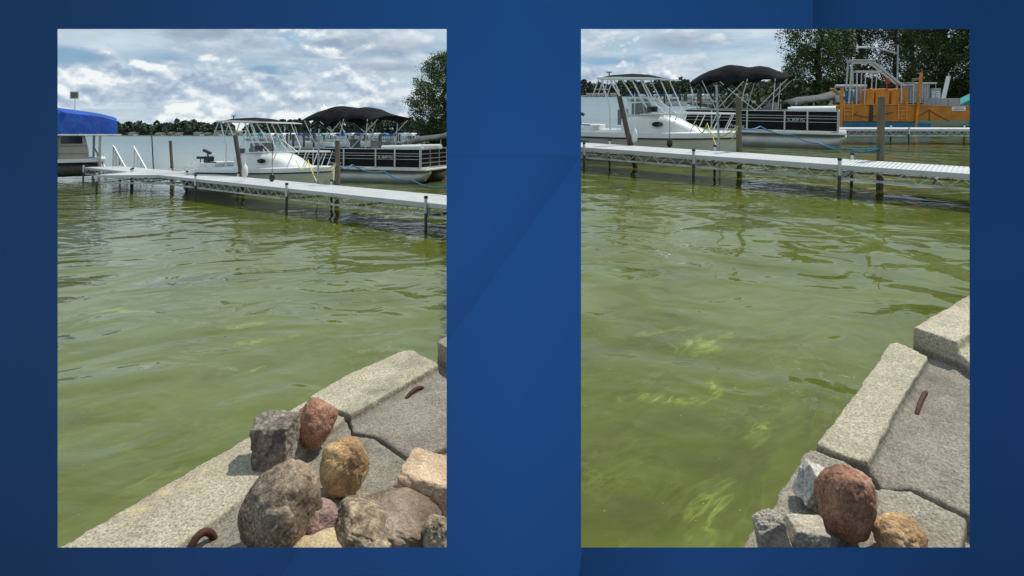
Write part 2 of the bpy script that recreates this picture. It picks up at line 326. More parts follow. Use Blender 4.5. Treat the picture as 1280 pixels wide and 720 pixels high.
# ------------------------------------------------------------------ blue graphic wall with two openings
WY = 1.2
def wx(u): return (u-640)/F*WY
def wz(v): return CAM_H-(v-HZ)/F*WY
def wallmat():
    m = bpy.data.materials.new('printed_blue'); m.use_nodes = True; nt = m.node_tree; p = nt.nodes['Principled BSDF']; p.inputs['Roughness'].default_value = .85
    p.inputs['Specular IOR Level'].default_value = .1
    tc = N(nt, 'ShaderNodeTexCoord'); s = N(nt, 'ShaderNodeSeparateXYZ'); nt.links.new(tc.outputs['Object'], s.inputs[0])
    X, Z = s.outputs[0], s.outputs[2]
    g = N(nt, 'ShaderNodeMapRange'); g.inputs[1].default_value = wx(0); g.inputs[2].default_value = wx(1280); nt.links.new(X, g.inputs[0])
    c = ramp(nt, [(0, (.020, .069, .205)), (.04, (.020, .071, .205)), (.30, (.026, .102, .345)), (.50, (.026, .130, .43)), (.78, (.021, .098, .33)), (.94, (.013, .070, .235)), (1., (.014, .068, .235))], g.outputs[0]).outputs[0]
    h = N(nt, 'ShaderNodeMapRange'); h.inputs[1].default_value = wz(720); h.inputs[2].default_value = wz(0); nt.links.new(Z, h.inputs[0])
    c = mixc(nt, 1., c, ramp(nt, [(0, (.88, .84, .82)), (.25, (.97, .93, .94)), (.55, (1., 1., 1.)), (1, (.74, .88, .84))], h.outputs[0]).outputs[0], 'MULTIPLY')
    # facets of the printed graphic
    def lt(a, b): return mth(nt, 'LESS_THAN', a, b)
    def gt(a, b): return mth(nt, 'GREATER_THAN', a, b)
    f1 = mth(nt, 'MULTIPLY', gt(X, wx(1016)), gt(Z, wz(195)))
    fr = ramp(nt, [(0, .62), (.12, .8), (.3, 1.)], mth(nt, 'MULTIPLY', mth(nt, 'SUBTRACT', X, wx(1016)), 1/(wx(1280)-wx(1016)))).outputs[0]
    c = mixc(nt, f1, c, mixc(nt, 1., c, fr, 'MULTIPLY'))
    f2 = mth(nt, 'MULTIPLY', gt(X, mth(nt, 'MULTIPLY_ADD', mth(nt, 'SUBTRACT', Z, wz(684)), .12, wx(728))), lt(Z, wz(600)))
    fr2 = ramp(nt, [(0, .62), (.25, 1.), (1, 1.)], mth(nt, 'MULTIPLY', mth(nt, 'SUBTRACT', X, wx(726)), 1/(wx(1280)-wx(726)))).outputs[0]
    c = mixc(nt, f2, c, mixc(nt, 1., c, fr2, 'MULTIPLY'))
    # diagonal from (726,195) down to (558,430)
    d = mth(nt, 'ADD', mth(nt, 'SUBTRACT', Z, wz(195)), mth(nt, 'MULTIPLY', mth(nt, 'SUBTRACT', X, wx(726)), -(wz(430)-wz(195))/(wx(558)-wx(726))))
    under = mth(nt, 'MULTIPLY', lt(Z, wz(195)), gt(d, 0.))
    fall = ramp(nt, [(0, .88), (.5, .99), (1, 1.)], mth(nt, 'MULTIPLY', d, 4.)).outputs[0]
    c = mixc(nt, under, c, mixc(nt, 1., c, fall, 'MULTIPLY'))
    ln = mth(nt, 'MULTIPLY', lt(mth(nt, 'ABSOLUTE', mth(nt, 'SUBTRACT', Z, wz(195))), .0022), mth(nt, 'MULTIPLY', gt(X, wx(540)), lt(X, wx(740))))
    c = mixc(nt, mth(nt, 'MULTIPLY', ln, .35), c, (.03, .10, .25))
    nt.links.new(c, p.inputs['Base Color']); return m
wm = wallmat()
xs = [-2.7, wx(72), wx(558.3), wx(726.3), wx(1212), 2.7]; zb, z0, z1, zt = .30, wz(684.3), wz(36.3), 3.0
mb = MB(); TH = .02
vs = []; ZL = [zb, z0, z1, zt]
for y in (WY, WY+TH):
    fl = 0 if y == WY else .022
    for j, z in enumerate(ZL):
        for i, x in enumerate(xs): vs.append((x+fl*(0, -1, 1, -1, 1, 0)[i], y, z+fl*(0, -1, 1, 0)[j]))
idx = lambda k, j, i: k*24+j*6+i
fs = []; holes = {(1, 1), (1, 3)}
for j in range(3):
    for i in range(5):
        if (j, i) in holes: continue
        fs.append((idx(0, j, i), idx(0, j, i+1), idx(0, j+1, i+1), idx(0, j+1, i)))
        fs.append((idx(1, j, i), idx(1, j+1, i), idx(1, j+1, i+1), idx(1, j, i+1)))
for (j, i) in holes:
    c4 = [(j, i), (j, i+1), (j+1, i+1), (j+1, i)]
    for a, b in zip(c4, c4[1:]+c4[:1]): fs.append((idx(0, *a), idx(0, *b), idx(1, *b), idx(1, *a)))
for i in range(5):
    fs.append((idx(0, 0, i), idx(1, 0, i), idx(1, 0, i+1), idx(0, 0, i+1))); fs.append((idx(0, 3, i), idx(0, 3, i+1), idx(1, 3, i+1), idx(1, 3, i)))
for j in range(3):
    fs.append((idx(0, j, 0), idx(0, j+1, 0), idx(1, j+1, 0), idx(1, j, 0))); fs.append((idx(0, j, 5), idx(1, j, 5), idx(1, j+1, 5), idx(0, j+1, 5)))
mb.add(vs, fs)
tag(mb.build('blue_wall', wm), 'deep blue printed backdrop wall with two upright openings onto the lake', 'wall')
g = MB(); g.box((0, -6.45, .15), (30, 15.3, .3)); tag(g.build('ground', m_concd), kind='structure')

# ------------------------------------------------------------------ water
def watermat(name, pl, spots, shore):
    m = bpy.data.materials.new(name); m.use_nodes = True; nt = m.node_tree; p = nt.nodes['Principled BSDF']
    p.inputs['IOR'].default_value = 1.345
    tc = N(nt, 'ShaderNodeTexCoord'); v = tc.outputs['Object']
    sep = N(nt, 'ShaderNodeSeparateXYZ'); nt.links.new(v, sep.inputs[0])
    def nz(sc, d=4, r=.5, st=(1, 1, 1), rot=(0, 0, 0), dist=0., o=(0, 0, 0)):
        n = N(nt, 'ShaderNodeTexNoise', i_Scale=sc, i_Detail=d, i_Roughness=r, i_Distortion=dist); nt.links.new(vmul(nt, v, st, o, rot), n.inputs['Vector']); return n.outputs[0]
    c = ramp(nt, [(.36, (.068, .080, .008)), (.52, (.098, .118, .012)), (.66, (.088, .094, .012))], nz(.55, 5, .6, (1, 1, 1), (0, 0, .4), 1.)).outputs[0]
    # paler suspended algae near the wall
    near = ramp(nt, [(.0, 1.0), (.6, .4), (1., 0.0)], mth(nt, 'MULTIPLY', mth(nt, 'SUBTRACT', sep.outputs[1], 2.2), 1/4.)).outputs[0]
    milk = mth(nt, 'MULTIPLY', ramp(nt, [(.42, 0.0), (.64, .45)], nz(1.6, 6, .6, (.5, 2.0, 1), (0, 0, -.62), 1.5)).outputs[0], near)
    c = mixc(nt, milk, c, (.16, .185, .045))
    mid = ramp(nt, [(0, 0.), (.25, .45), (.6, .45), (1, 0.)], mth(nt, 'MULTIPLY', mth(nt, 'SUBTRACT', sep.outputs[1], 2.6), 1/9.)).outputs[0]
    c = mixc(nt, mth(nt, 'MULTIPLY', mid, ramp(nt, [(.4, .3), (.6, 1.)], nz(.7, 5, .6, (.7, 1.4, 1), (0, 0, -.5), 1.2, (8, 3, 0))).outputs[0]), c, (.165, .20, .055))
    brn = ramp(nt, [(.46, 0.0), (.60, .8)], nz(.9, 4, .6, (.8, 1.6, 1), (0, 0, -.6), 1., (5, 2, 0))).outputs[0]
    c = mixc(nt, mth(nt, 'MULTIPLY', brn, ramp(nt, [(0, 1.), (1, 0.)], mth(nt, 'MULTIPLY', mth(nt, 'SUBTRACT', sep.outputs[1], 2.), 1/3.)).outputs[0]), c, (.072, .066, .018))
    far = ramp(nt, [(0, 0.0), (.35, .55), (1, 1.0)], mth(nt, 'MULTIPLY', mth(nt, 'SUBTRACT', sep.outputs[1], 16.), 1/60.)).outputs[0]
    c = mixc(nt, far, c, (.12, .18, .19))  # pale sky reflection of distant water painted into the base colour
    st = nz(2.6, 4, .55, (.4, 3.2, 1), (0, 0, -.62), 1.8)
    fil = ramp(nt, [(.53, 0.0), (.60, 1.0)], st).outputs[0]
    tot = None; wob = mth(nt, 'MULTIPLY', mth(nt, 'SUBTRACT', nz(3.5, 4, .6, dist=1.), .5), 2.2)
    for (u, vv, ra, k) in spots:
        q = pl.at(u, vv); s1 = N(nt, 'ShaderNodeVectorMath', operation='SUBTRACT'); nt.links.new(v, s1.inputs[0]); s1.inputs[1].default_value = q
        ro = vmul(nt, s1.outputs[0], (.95/ra, 3.6/ra, 1), None, (0, 0, -k))
        l = N(nt, 'ShaderNodeVectorMath', operation='LENGTH'); nt.links.new(ro, l.inputs[0])
        b = ramp(nt, [(.1, 1.0), (1.1, 0.0)], mth(nt, 'ADD', l.outputs['Value'], wob)).outputs[0]
        tot = b if tot is None else mth(nt, 'MAXIMUM', tot, b)
    rid = mth(nt, 'ABSOLUTE', mth(nt, 'SUBTRACT', nz(2.6, 3, .55, (.6, 1.6, 1), (0, 0, -.65), 2.4, (2, 9, 0)), .5))
    strand = ramp(nt, [(0, 1.), (.02, .6), (.07, 0.)], rid).outputs[0]
    c = mixc(nt, mth(nt, 'MULTIPLY', tot, mth(nt, 'MULTIPLY_ADD', strand, .72, .14)), c, (.27, .34, .05))
    faint = mth(nt, 'MULTIPLY', mth(nt, 'MULTIPLY', strand, near), ramp(nt, [(.45, 0.), (.6, .35)], nz(1.1, 3, .5, o=(4, 4, 0))).outputs[0])
    c = mixc(nt, faint, c, (.20, .25, .06))
    fl = ramp(nt, [(.735, 0.), (.76, .7)], nz(26, 2, .5)).outputs[0]            # floating specks
    c = mixc(nt, mth(nt, 'MULTIPLY', fl, near), c, (.34, .36, .2))
    # thin floating scum threads beside the wall
    q = pl.at(*shore[0]); s1 = N(nt, 'ShaderNodeVectorMath', operation='DISTANCE'); nt.links.new(v, s1.inputs[0]); s1.inputs[1].default_value = q
    thr = ramp(nt, [(.0, 1.0), (.012, 0.0)], mth(nt, 'ABSOLUTE', mth(nt, 'SUBTRACT', nz(7, 5, .65, dist=1.2), .5))).outputs[0]
    msk = mth(nt, 'MULTIPLY', ramp(nt, [(.2, 1.0), (1.0, 0.0)], mth(nt, 'MULTIPLY', s1.outputs['Value'], 1/shore[1])).outputs[0], ramp(nt, [(.5, 0.0), (.58, 1.0)], nz(9, 3)).outputs[0])
    c = mixc(nt, mth(nt, 'MULTIPLY', mth(nt, 'MULTIPLY', thr, msk), .6), c, (.45, .48, .34))
    nt.links.new(c, p.inputs['Base Color'])
    # ripples: long swell, mid wavelets and fine chop that fades near the wall
    calm = ramp(nt, [(0., .45), (.35, 1.), (1., 1.)], mth(nt, 'MULTIPLY', sep.outputs[1], 1/14.)).outputs[0]
    h = mth(nt, 'MULTIPLY', nz(.50, 1.5, .4, (.9, 1.1, 1), (0, 0, .30), 1.3), .135)
    h = mth(nt, 'ADD', h, mth(nt, 'MULTIPLY', nz(1.35, 1, .4, (.9, 1.1, 1), (0, 0, -.2), 1.9, (3, 1, 0)), mth(nt, 'MULTIPLY', calm, .024)))
    h = mth(nt, 'ADD', h, mth(nt, 'MULTIPLY', nz(5.5, 2, .5, (.6, 1.4, 1), (0, 0, .1), .6, (1, 7, 0)), mth(nt, 'MULTIPLY', mth(nt, 'POWER', calm, 3.), .0022)))
    fade = ramp(nt, [(0, 1.), (.12, .75), (.3, .3), (1, .04)], mth(nt, 'MULTIPLY', sep.outputs[1], 1/150.)).outputs[0]; h = mth(nt, 'MULTIPLY', h, fade)
    rg = ramp(nt, [(0, .04), (.15, .08), (.5, .25), (1, .35)], mth(nt, 'MULTIPLY', sep.outputs[1], 1/150.)).outputs[0]; nt.links.new(rg, p.inputs['Roughness'])
    bp = N(nt, 'ShaderNodeBump'); bp.inputs['Distance'].default_value = 1; bp.inputs['Strength'].default_value = 1; nt.links.new(h, bp.inputs['Height']); nt.links.new(bp.outputs[0], p.inputs['Normal'])
    return m
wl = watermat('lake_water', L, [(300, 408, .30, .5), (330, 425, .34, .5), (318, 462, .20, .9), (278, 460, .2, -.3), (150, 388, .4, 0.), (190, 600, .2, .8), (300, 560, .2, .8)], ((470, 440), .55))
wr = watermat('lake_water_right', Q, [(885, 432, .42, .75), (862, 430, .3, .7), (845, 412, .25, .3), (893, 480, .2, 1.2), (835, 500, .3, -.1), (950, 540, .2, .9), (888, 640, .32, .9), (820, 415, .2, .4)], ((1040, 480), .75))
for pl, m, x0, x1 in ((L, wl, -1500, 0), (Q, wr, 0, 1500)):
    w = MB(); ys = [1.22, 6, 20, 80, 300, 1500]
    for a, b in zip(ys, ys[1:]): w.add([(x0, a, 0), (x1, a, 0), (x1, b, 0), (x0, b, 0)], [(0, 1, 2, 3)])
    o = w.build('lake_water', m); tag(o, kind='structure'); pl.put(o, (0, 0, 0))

# ------------------------------------------------------------------ seawall of concrete blocks
tex = {}
def clouds(sz, d=2):
    if (sz, d) not in tex:
        t = bpy.data.textures.new('clouds', 'CLOUDS'); t.noise_scale = sz; t.noise_depth = d; tex[(sz, d)] = t
    return tex[(sz, d)]
def shrink(poly, g):
    c = sum((Vector(p) for p in poly), Vector((0, 0)))/len(poly); out = []
    for p in poly:
        d = (Vector(p)-c); out.append(tuple(c+d*(1-g/max(d.length, .05))))
    return out
def block(pl, parent, solids, m, loop=None, label=None, base=-.5):
    mb = MB()
    for poly, z in solids:
        P = [pl.at(u, v, z).xy for u, v in poly]; mb.prism(shrink([tuple(p) for p in P], .006), base, z)
    o = mb.build('concrete_block', m, parent)
    r = o.modifiers.new('fuse', 'REMESH'); r.mode = 'VOXEL'; r.voxel_size = .0125; r.use_smooth_shade = True
    s = o.modifiers.new('soften', 'SMOOTH'); s.iterations = 2; s.factor = .5
    for sz, st in ((.22, .020), (.06, .010), (.018, .006)):
        d = o.modifiers.new('wear', 'DISPLACE'); d.texture = clouds(sz, 3); d.strength = st; d.mid_level = .5; d.texture_coords = 'LOCAL'
    if label: o['label'] = label
    if loop:
        (u0, v0, u1, v1, z, hh, rr) = loop; a, b = pl.at(u0, v0, z), pl.at(u1, v1, z); pts = []
        for i in range(41):
            t = i/40; q = a.lerp(b, t); q.z += hh*math.sin(math.pi*t)**.6-.012; pts.append(q)
        t = MB().tube(pts, [rr*(1+.14*(i % 2)) for i in range(41)], 10).build('lifting_loop', m_rust, o, smooth=60)
    return o
sw = empty('seawall'); tag(sw, 'seawall of worn concrete blocks with rusty loops below the heap of field stones', 'seawall'); L.put(sw, (0, 0, 0))
block(L, sw, [([(-80, 774), (75, 683), (200, 609), (320, 541), (383, 499), (433, 521), (322, 609), (228, 680), (100, 775)], .40),
              ([(228, 676), (322, 604), (433, 518), (440, 543), (468, 547), (514, 577), (495, 606), (425, 692), (355, 775), (100, 770)], .362)], m_conc, (234, 694, 268, 672, .365, .062, .0135))
block(L, sw, [([(385, 497), (398, 488), (440, 464), (506, 437), (519, 437), (550, 455), (437, 519)], .40),
              ([(437, 517), (549, 450), (600, 436), (600, 541), (557, 559), (517, 576), (470, 545), (439, 539)], .345)], m_conc, (508, 497, 529, 484, .35, .03, .011))
block(L, sw, [([(541, 580), (558, 563), (610, 545), (610, 602), (560, 592)], .35)], m_conc)
block(L, sw, [([(545, 427), (590, 398), (625, 420), (595, 450), (556, 434)], .50)], m_concd)
sw = empty('seawall'); tag(sw, 'seawall corner of stepped concrete blocks beside clear green water with one red boulder', 'seawall'); Q.put(sw, (0, 0, 0))
block(Q, sw, [([(860, 780), (925, 684), (955, 643), (1003, 567), (1014, 560), (1060, 577), (1090, 596), (1099, 613), (1080, 640), (1040, 700), (1005, 780)], .40),
              ([(1099, 608), (1140, 612), (1209, 650), (1203, 700), (1190, 780), (1000, 780), (1040, 696), (1080, 636)], .365)], m_concd)
block(Q, sw, [([(1020, 556), (1060, 503), (1111, 430), (1121, 427), (1161, 445), (1126, 505), (1085, 578), (1062, 573)], .40),
              ([(1085, 574), (1126, 500), (1161, 442), (1180, 452), (1205, 447), (1290, 440), (1290, 690), (1212, 644), (1142, 610), (1103, 611), (1092, 598)], .345)], m_conc, (1146, 516, 1158, 489, .35, .028, .010))
block(Q, sw, [([(1141, 409), (1175, 389), (1212, 368), (1270, 340), (1330, 400), (1230, 408), (1195, 428)], .50),
              ([(1196, 440), (1225, 418), (1300, 418), (1300, 450), (1215, 456)], .43)], m_conc)
for pl, pts in ((L, [(90, 790), (240, 690), (440, 555), (560, 470), (610, 450), (625, 790)]), (Q, [(1000, 790), (1050, 690), (1110, 620), (1200, 470), (1500, 430), (1500, 800)])):
    g = MB(); P = [pl.at(u, v, .26).xy for u, v in pts]; g.prism([tuple(p) for p in P], -.4, .26)
    o = g.build('shore_ground', m_concd); tag(o, kind='structure'); pl.put(o, (0, 0, 0))

# ------------------------------------------------------------------ stones
def rock(pl, u, v, w, h, zb, m, label, seed, sharp=.0, roll=0., depth=1., planes=9, facet=.82, name='boulder', cat='boulder', box=None, yaw=0., group='field stones heaped on the seawall', lumps=.09):
    rng = random.Random(seed)
    # solve radii so the outline matches, resting on height zb
    rz = .12
    for _ in range(12):
        c = pl.at(u, v, zb+rz*.86); y = c.y; X = c.x/y; Z = (CAM_H-c.z)/y
        rx = (w*1.04/2)*y/F/math.sqrt(1+(X*depth)**2); ry = rx*depth
        vv = (h*1.04/2*y/F)**2-(Z*ry)**2; rz = math.sqrt(max(vv, (.40*rx)**2))
    bm = bmesh.new(); bmesh.ops.create_icosphere(bm, subdivisions=6 if max(w, h) > 50 else 5, radius=1)
    pls = []
    if box:
        for ax in range(3):
            for sg in (-1, 1):
                n = Vector((0, 0, 0)); n[ax] = sg; n += Vector([rng.uniform(-.16, .16) for _ in range(3)]); pls.append((n.normalized(), box*rng.uniform(.93, 1.05)))
        for _ in range(3): pls.append((Vector([rng.gauss(0, 1) for _ in range(3)]).normalized(), rng.uniform(.98, 1.12)*(box+.25)))
    else:
        for _ in range(planes): pls.append((Vector([rng.gauss(0, 1) for _ in range(3)]).normalized(), rng.uniform(facet, 1.0)))
    k = 24 if box or sharp else 8; off = Vector((seed*3.7, seed*1.3, 0))
    for vt in bm.verts:
        d = vt.co.normalized(); s = 0.
        for n, dist in pls:
            q = n.dot(d)/dist
            if q > 0: s += q**k
        s += (1/(1.55 if box else 1.04))**k
        r = s**(-1/k)
        r *= 1+lumps*1.25*noise.fractal(d*1.3+off, 1., 2., 3)+(.034 if box or sharp else .016)*noise.fractal(d*4+off, .9, 2., 4)+(.016 if box or sharp else .008)*noise.fractal(d*12+off, .7, 2., 4)-.03*max(0, .12-abs(noise.noise(d*2.2+off*2)))/.12
        vt.co = d*r
    mx = [max(abs(vt.co[i]) for vt in bm.verts) for i in range(3)]
    for vt in bm.verts: vt.co = Vector((vt.co.x/mx[0]*rx, vt.co.y/mx[1]*ry, vt.co.z/mx[2]*rz))
    me = bpy.data.meshes.new(name); bm.to_mesh(me); bm.free(); me.materials.append(m)
    me.polygons.foreach_set('use_smooth', [True]*len(me.polygons))
    o = lnk(bpy.data.objects.new(name, me)); tag(o, label, cat, group); pl.put(o, c, rz=yaw, ry=roll); return o
G = 'field stones heaped on the seawall'
rock(L, 345, 549, 56, 62, .40, rk_grey, 'squarish dark grey stone leaning at the water edge of the wall', 3, box=.78, depth=.9, roll=R(-8), name='stone', cat='stone', group=G)
rock(L, 394, 528, 54, 60, .40, rk_red, 'small reddish granite boulder right of the squarish grey stone', 11, planes=8, roll=R(10))
rock(L, 431, 581, 59, 78, .37, rk_tan, 'upright tan and orange banded boulder in the middle of the heap', 5, planes=7, roll=R(6), depth=.8)
rock(L, 354, 630, 92, 126, .38, rk_brown, 'largest speckled brown boulder, lower left of the heap', 22, planes=10, facet=.82, roll=R(34), depth=.95, lumps=.10)
rock(L, 396, 652, 60, 58, .38, rk_pink, 'pink speckled granite stone wedged between the big boulders', 31, planes=10, facet=.75, sharp=1, name='stone', cat='stone')
rock(L, 459, 660, 98, 86, .34, rk_mott, 'mottled grey and tan boulder at the bottom edge, centre of the heap', 41, planes=7, facet=.78, roll=R(20), sharp=1)
rock(L, 509, 643, 104, 74, .36, rk_oval, 'long smooth brown boulder leaning to the right of the mottled one', 51, planes=7, roll=R(22))
rock(L, 396, 690, 82, 54, .38, rk_yel, 'pale yellow rounded stone cut off by the bottom edge', 61, name='stone', cat='stone')
rock(L, 548, 668, 42, 54, .33, rk_mott, 'small rough tan stone at the lower right corner', 71, sharp=1, facet=.7, name='stone', cat='stone')
rock(L, 540, 606, 84, 66, .34, rk_cut, 'tan sawn sandstone block with flat faces on the right of the heap', 84, box=.70, depth=.9, roll=R(20), name='stone', cat='stone', lumps=.03)
G2 = 'stones on the right seawall corner'
rr = rock(Q, 1057, 628, 78, 98, .40, rk_red, 'rough red granite boulder with a white crusted shoulder', 18, planes=9, facet=.88, roll=R(8), group=G2, depth=.95)
rock(Q, 1023, 611, 52, 58, .40, rk_white, 'white crusted lump pressed against the red granite boulder', 97, group=G2, box=.86, roll=R(25), lumps=.16, name='stone', cat='stone')
rock(Q, 1006, 672, 62, 60, .40, rk_lgrey, 'light grey angular stone left of the red granite boulder', 103, box=.82, roll=R(12), group=G2, name='stone', cat='stone', depth=.9)
rock(Q, 966, 674, 46, 66, .40, rk_lgrey, 'narrow grey stone slab standing at the water edge', 107, box=.80, roll=R(-20), group=G2, name='stone', cat='stone', depth=.6)
rock(Q, 1126, 672, 72, 66, .37, rk_tan, 'tan rounded boulder at the bottom edge right of the red one', 113, group=G2, planes=7)

# ------------------------------------------------------------------ docks
def dock(name, pl, p0, ang, nsec, sl, width, z, label, posts=True, postback=True, pitch=.45, caps=True, first=0):
    root = empty(name); tag(root, label, 'dock')
    pl.put(root, (p0[0], p0[1], 0), rz=-ang)
    # near edge on local y=0, width toward +y
    H = .27; cache = {}
    for i in range(nsec):
        x0 = i*sl
        if 'd' not in cache:
            d = MB(); n = int(sl/.075)
            for k in range(n):
                d.box(((k+.5)*sl/n, width/2, z-.008), (sl/n-.014, width-.064, .016))
            d.box((sl/2, width/2, z-.022), (sl-.01, width-.07, .012))
            for y in (.015, width-.015): d.box((sl/2, y, z-.045), (sl-.02, .03, .09))
            od = d.build('decking', m_deck, root)
            t = MB()
            for y in (.02, width-.02):
                t.box((sl/2, y, z-H), (sl-.02, .035, .045)); n2 = int(round(sl/pitch))
                for k in range(n2):
                    xa = k*sl/n2; xm = xa+sl/n2/2; xb = xa+sl/n2
                    t.bar((xa+.02, y, z-H+.02), (xm, y, z-.09), .016); t.bar((xm, y, z-.09), (xb-.02, y, z-H+.02), .016)
                for xx in (.03, sl-.03): t.box((xx, y, z-.16), (.03, .032, .2))
            for xx in (.05, sl/2, sl-.05): t.box((xx, width/2, z-H+.005), (.04, width-.08, .03))
            ot = t.build('truss', m_truss, root); cache['d'] = od; cache['t'] = ot
        else:
            od = cache['d'].copy(); lnk(od, root); ot = cache['t'].copy(); lnk(ot, root)
        od.location = ot.location = (x0, 0, 0)
    if posts:
        for i in range(first, nsec+1):
            for side, y in ((0, -.035), (1, width+.035)):
                if side and not postback: continue
                if 'p' not in cache:
                    op = MB().tube([(0, 0, -1.2), (0, 0, z-.2)], .03, 10).build('post', m_postd, root, smooth=30)
                    oc = MB().tube([(0, 0, z-.2), (0, 0, z+.09)], .034, 10).build('sleeve', m_alu, op, smooth=30)
                    ok = MB().tube([(0, 0, z+.09), (0, 0, z+.14)], .04, 10).build('cap', m_blk, op, smooth=30)
                    cache['p'] = (op, oc, ok)
                else:
                    op, oc, ok = cache['p']; op = lnk(op.copy(), root)
                    for q in (oc, ok): lnk(q.copy(), op)
                op.location = (i*sl, y, 0)
    return root
# left place: near edge passes 534,252 and 165,215
zd = .62
e1 = L.at(534, 253.5, zd); e0 = L.at(172, 216, zd); dv = (e1-e0); angL = math.atan2(-dv.y, dv.x); u_ = dv.normalized()
SL = (e1-L.at(362, 235.3, zd)).length
p0 = e1-u_*SL*4
dock('aluminium_dock', L, (p0.x, p0.y), angL, 4, SL, 1.25, zd, 'long pale aluminium truss dock with posts in the left opening')
pe = e1+u_*0.0
dk = dock('aluminium_dock', L, (pe.x, pe.y), angL, 1, 1.45, 1.25, zd, 'nearest short end section of the long dock at the right edge, left opening', posts=False)
def far_edge(pl, e, u, width, u0):
    n = Vector((-u.y, u.x, 0)) if u.x > 0 else Vector((u.y, -u.x, 0)); p = e+n*(width+.16); d = pl.ray(u0, 200); k = d.x/d.y
    t = (k*p.y-p.x)/(u.x-k*u.y); return (p+u*t).y
e1r = Q.at(1050, 206.2, zd); e0r = Q.at(731, 184.2, zd); dvr = e1r-e0r; angR = math.atan2(-dvr.y, dvr.x); ur = dvr.normalized(); SR = dvr.length/2
p0r = e0r-ur*SR
dock('aluminium_dock', Q, (p0r.x, p0r.y), angR, 5, SR, 1.25, zd, 'long pale aluminium truss dock with ribbed deck in the right opening')
b0 = Q.at(1040, 161, zd)
dock('aluminium_dock', Q, (b0.x, b0.y), R(2), 4, 3.0, 1.1, zd, 'short low dock right behind the striped pontoon boat in front of the orange machine', pitch=.3)
# cross dock at far left with steps
c0 = L.at(122, 219, zd)
dock('aluminium_dock', L, (c0.x, c0.y), R(-3), 1, 2.9, 1.9, zd, 'short cross dock between blue canopy lift and long dock')
def steps(pl, u, v, label, dz=0.):
    root = empty('dock_steps'); tag(root, label, 'steps', 'aluminium steps at the cross dock'); q = pl.at(u, v, 0)
    for y in (-.45, .45):
        MB().tube([(0, y, 1.45), (.75, y, .45), (.75, y, -.35)], .032, 8).build('handrail', m_alu, root, smooth=30)
        s = MB()
        for k in range(4):
            x = .75*k/4+.05; s.tube([(x, y, 1.38-1.0*k/4), (x, y, .2)], .026, 6)
        s.build('baluster', m_alu, root)
    for k in range(4): MB().box((.16+.19*k, 0, .52-.17*k), (.2, .86, .03)).build('tread', m_alu, root)
    pl.put(root, q, rz=R(-16)); return root
steps(L, 128, 223, 'aluminium steps nearest the lift under blue canopy')
steps(L, 154, 226, 'aluminium steps at the corner where the two docks meet')

# ------------------------------------------------------------------ posts
def piling(pl, u0, v0, u1, v1, base_v, r, m, label, name='wooden_piling', cat='piling', group='mooring posts along the dock', n=14):
    if base_v is None:
        yy = far_edge(pl, e1 if pl is L else e1r, u_ if pl is L else ur, 1.25, u1); b = pl.aty(u1, v1, yy); b.z = 0
        b = pl.aty(u1, 400, yy); b = Vector((b.x, yy, 0)); t = pl.aty(u0, v0, yy+.02)
    else: b = pl.at(u1, base_v, 0); t = pl.aty(u0, v0, b.y+.02)
    d = t-b
    mb = MB(); pts = [b-d.normalized()*.9+Vector((0, 0, 0))]+[b+d*k/6 for k in range(7)]
    rng = random.Random(int(u0)); mb.tube([p-b for p in pts], [r*(1+rng.uniform(-.05, .05)) for _ in pts], n)
    o = mb.build(name, m, None, smooth=40); tag(o, label, cat, group); pl.put(o, b); return b, t
piling(L, 213, 176, 213, 214, None, .055, m_wood, 'slim wooden piling standing left of the white cabin boat, left opening')
piling(L, 294, 169, 303, 222, None, .068, m_woodd, 'thick leaning wooden piling in front of the cabin boat, left opening')
piling(L, 422, 176, 420, 240, None, .068, m_wood, 'greenish square topped piling with rope between the two boats, left opening')
piling(L, 399, 161, 395, 230, None, .028, m_steel, 'thin galvanised pole at the cabin boat bow, left opening', 'steel_pole', 'pole', n=8)
piling(L, 189, 155, 192, 212, 214, .03, m_postd, 'thin dark pole rising at the far end of the dock', 'steel_pole', 'pole', n=8)
piling(Q, 774, 120, 793, 181, None, .068, m_woodd, 'thick leaning wooden piling in front of the cabin boat, right opening')
piling(Q, 923, 122, 922, 190, None, .065, m_wood, 'greenish piling with yellow rope between the two boats, right opening')
piling(Q, 895.5, 106, 898, 186, None, .028, m_steel, 'thin galvanised pole at the cabin boat bow, right opening', 'steel_pole', 'pole', n=8)
piling(Q, 1102, 121, 1096, 195, None, .07, m_wood, 'tall wooden piling with blue rope in front of the orange machine')

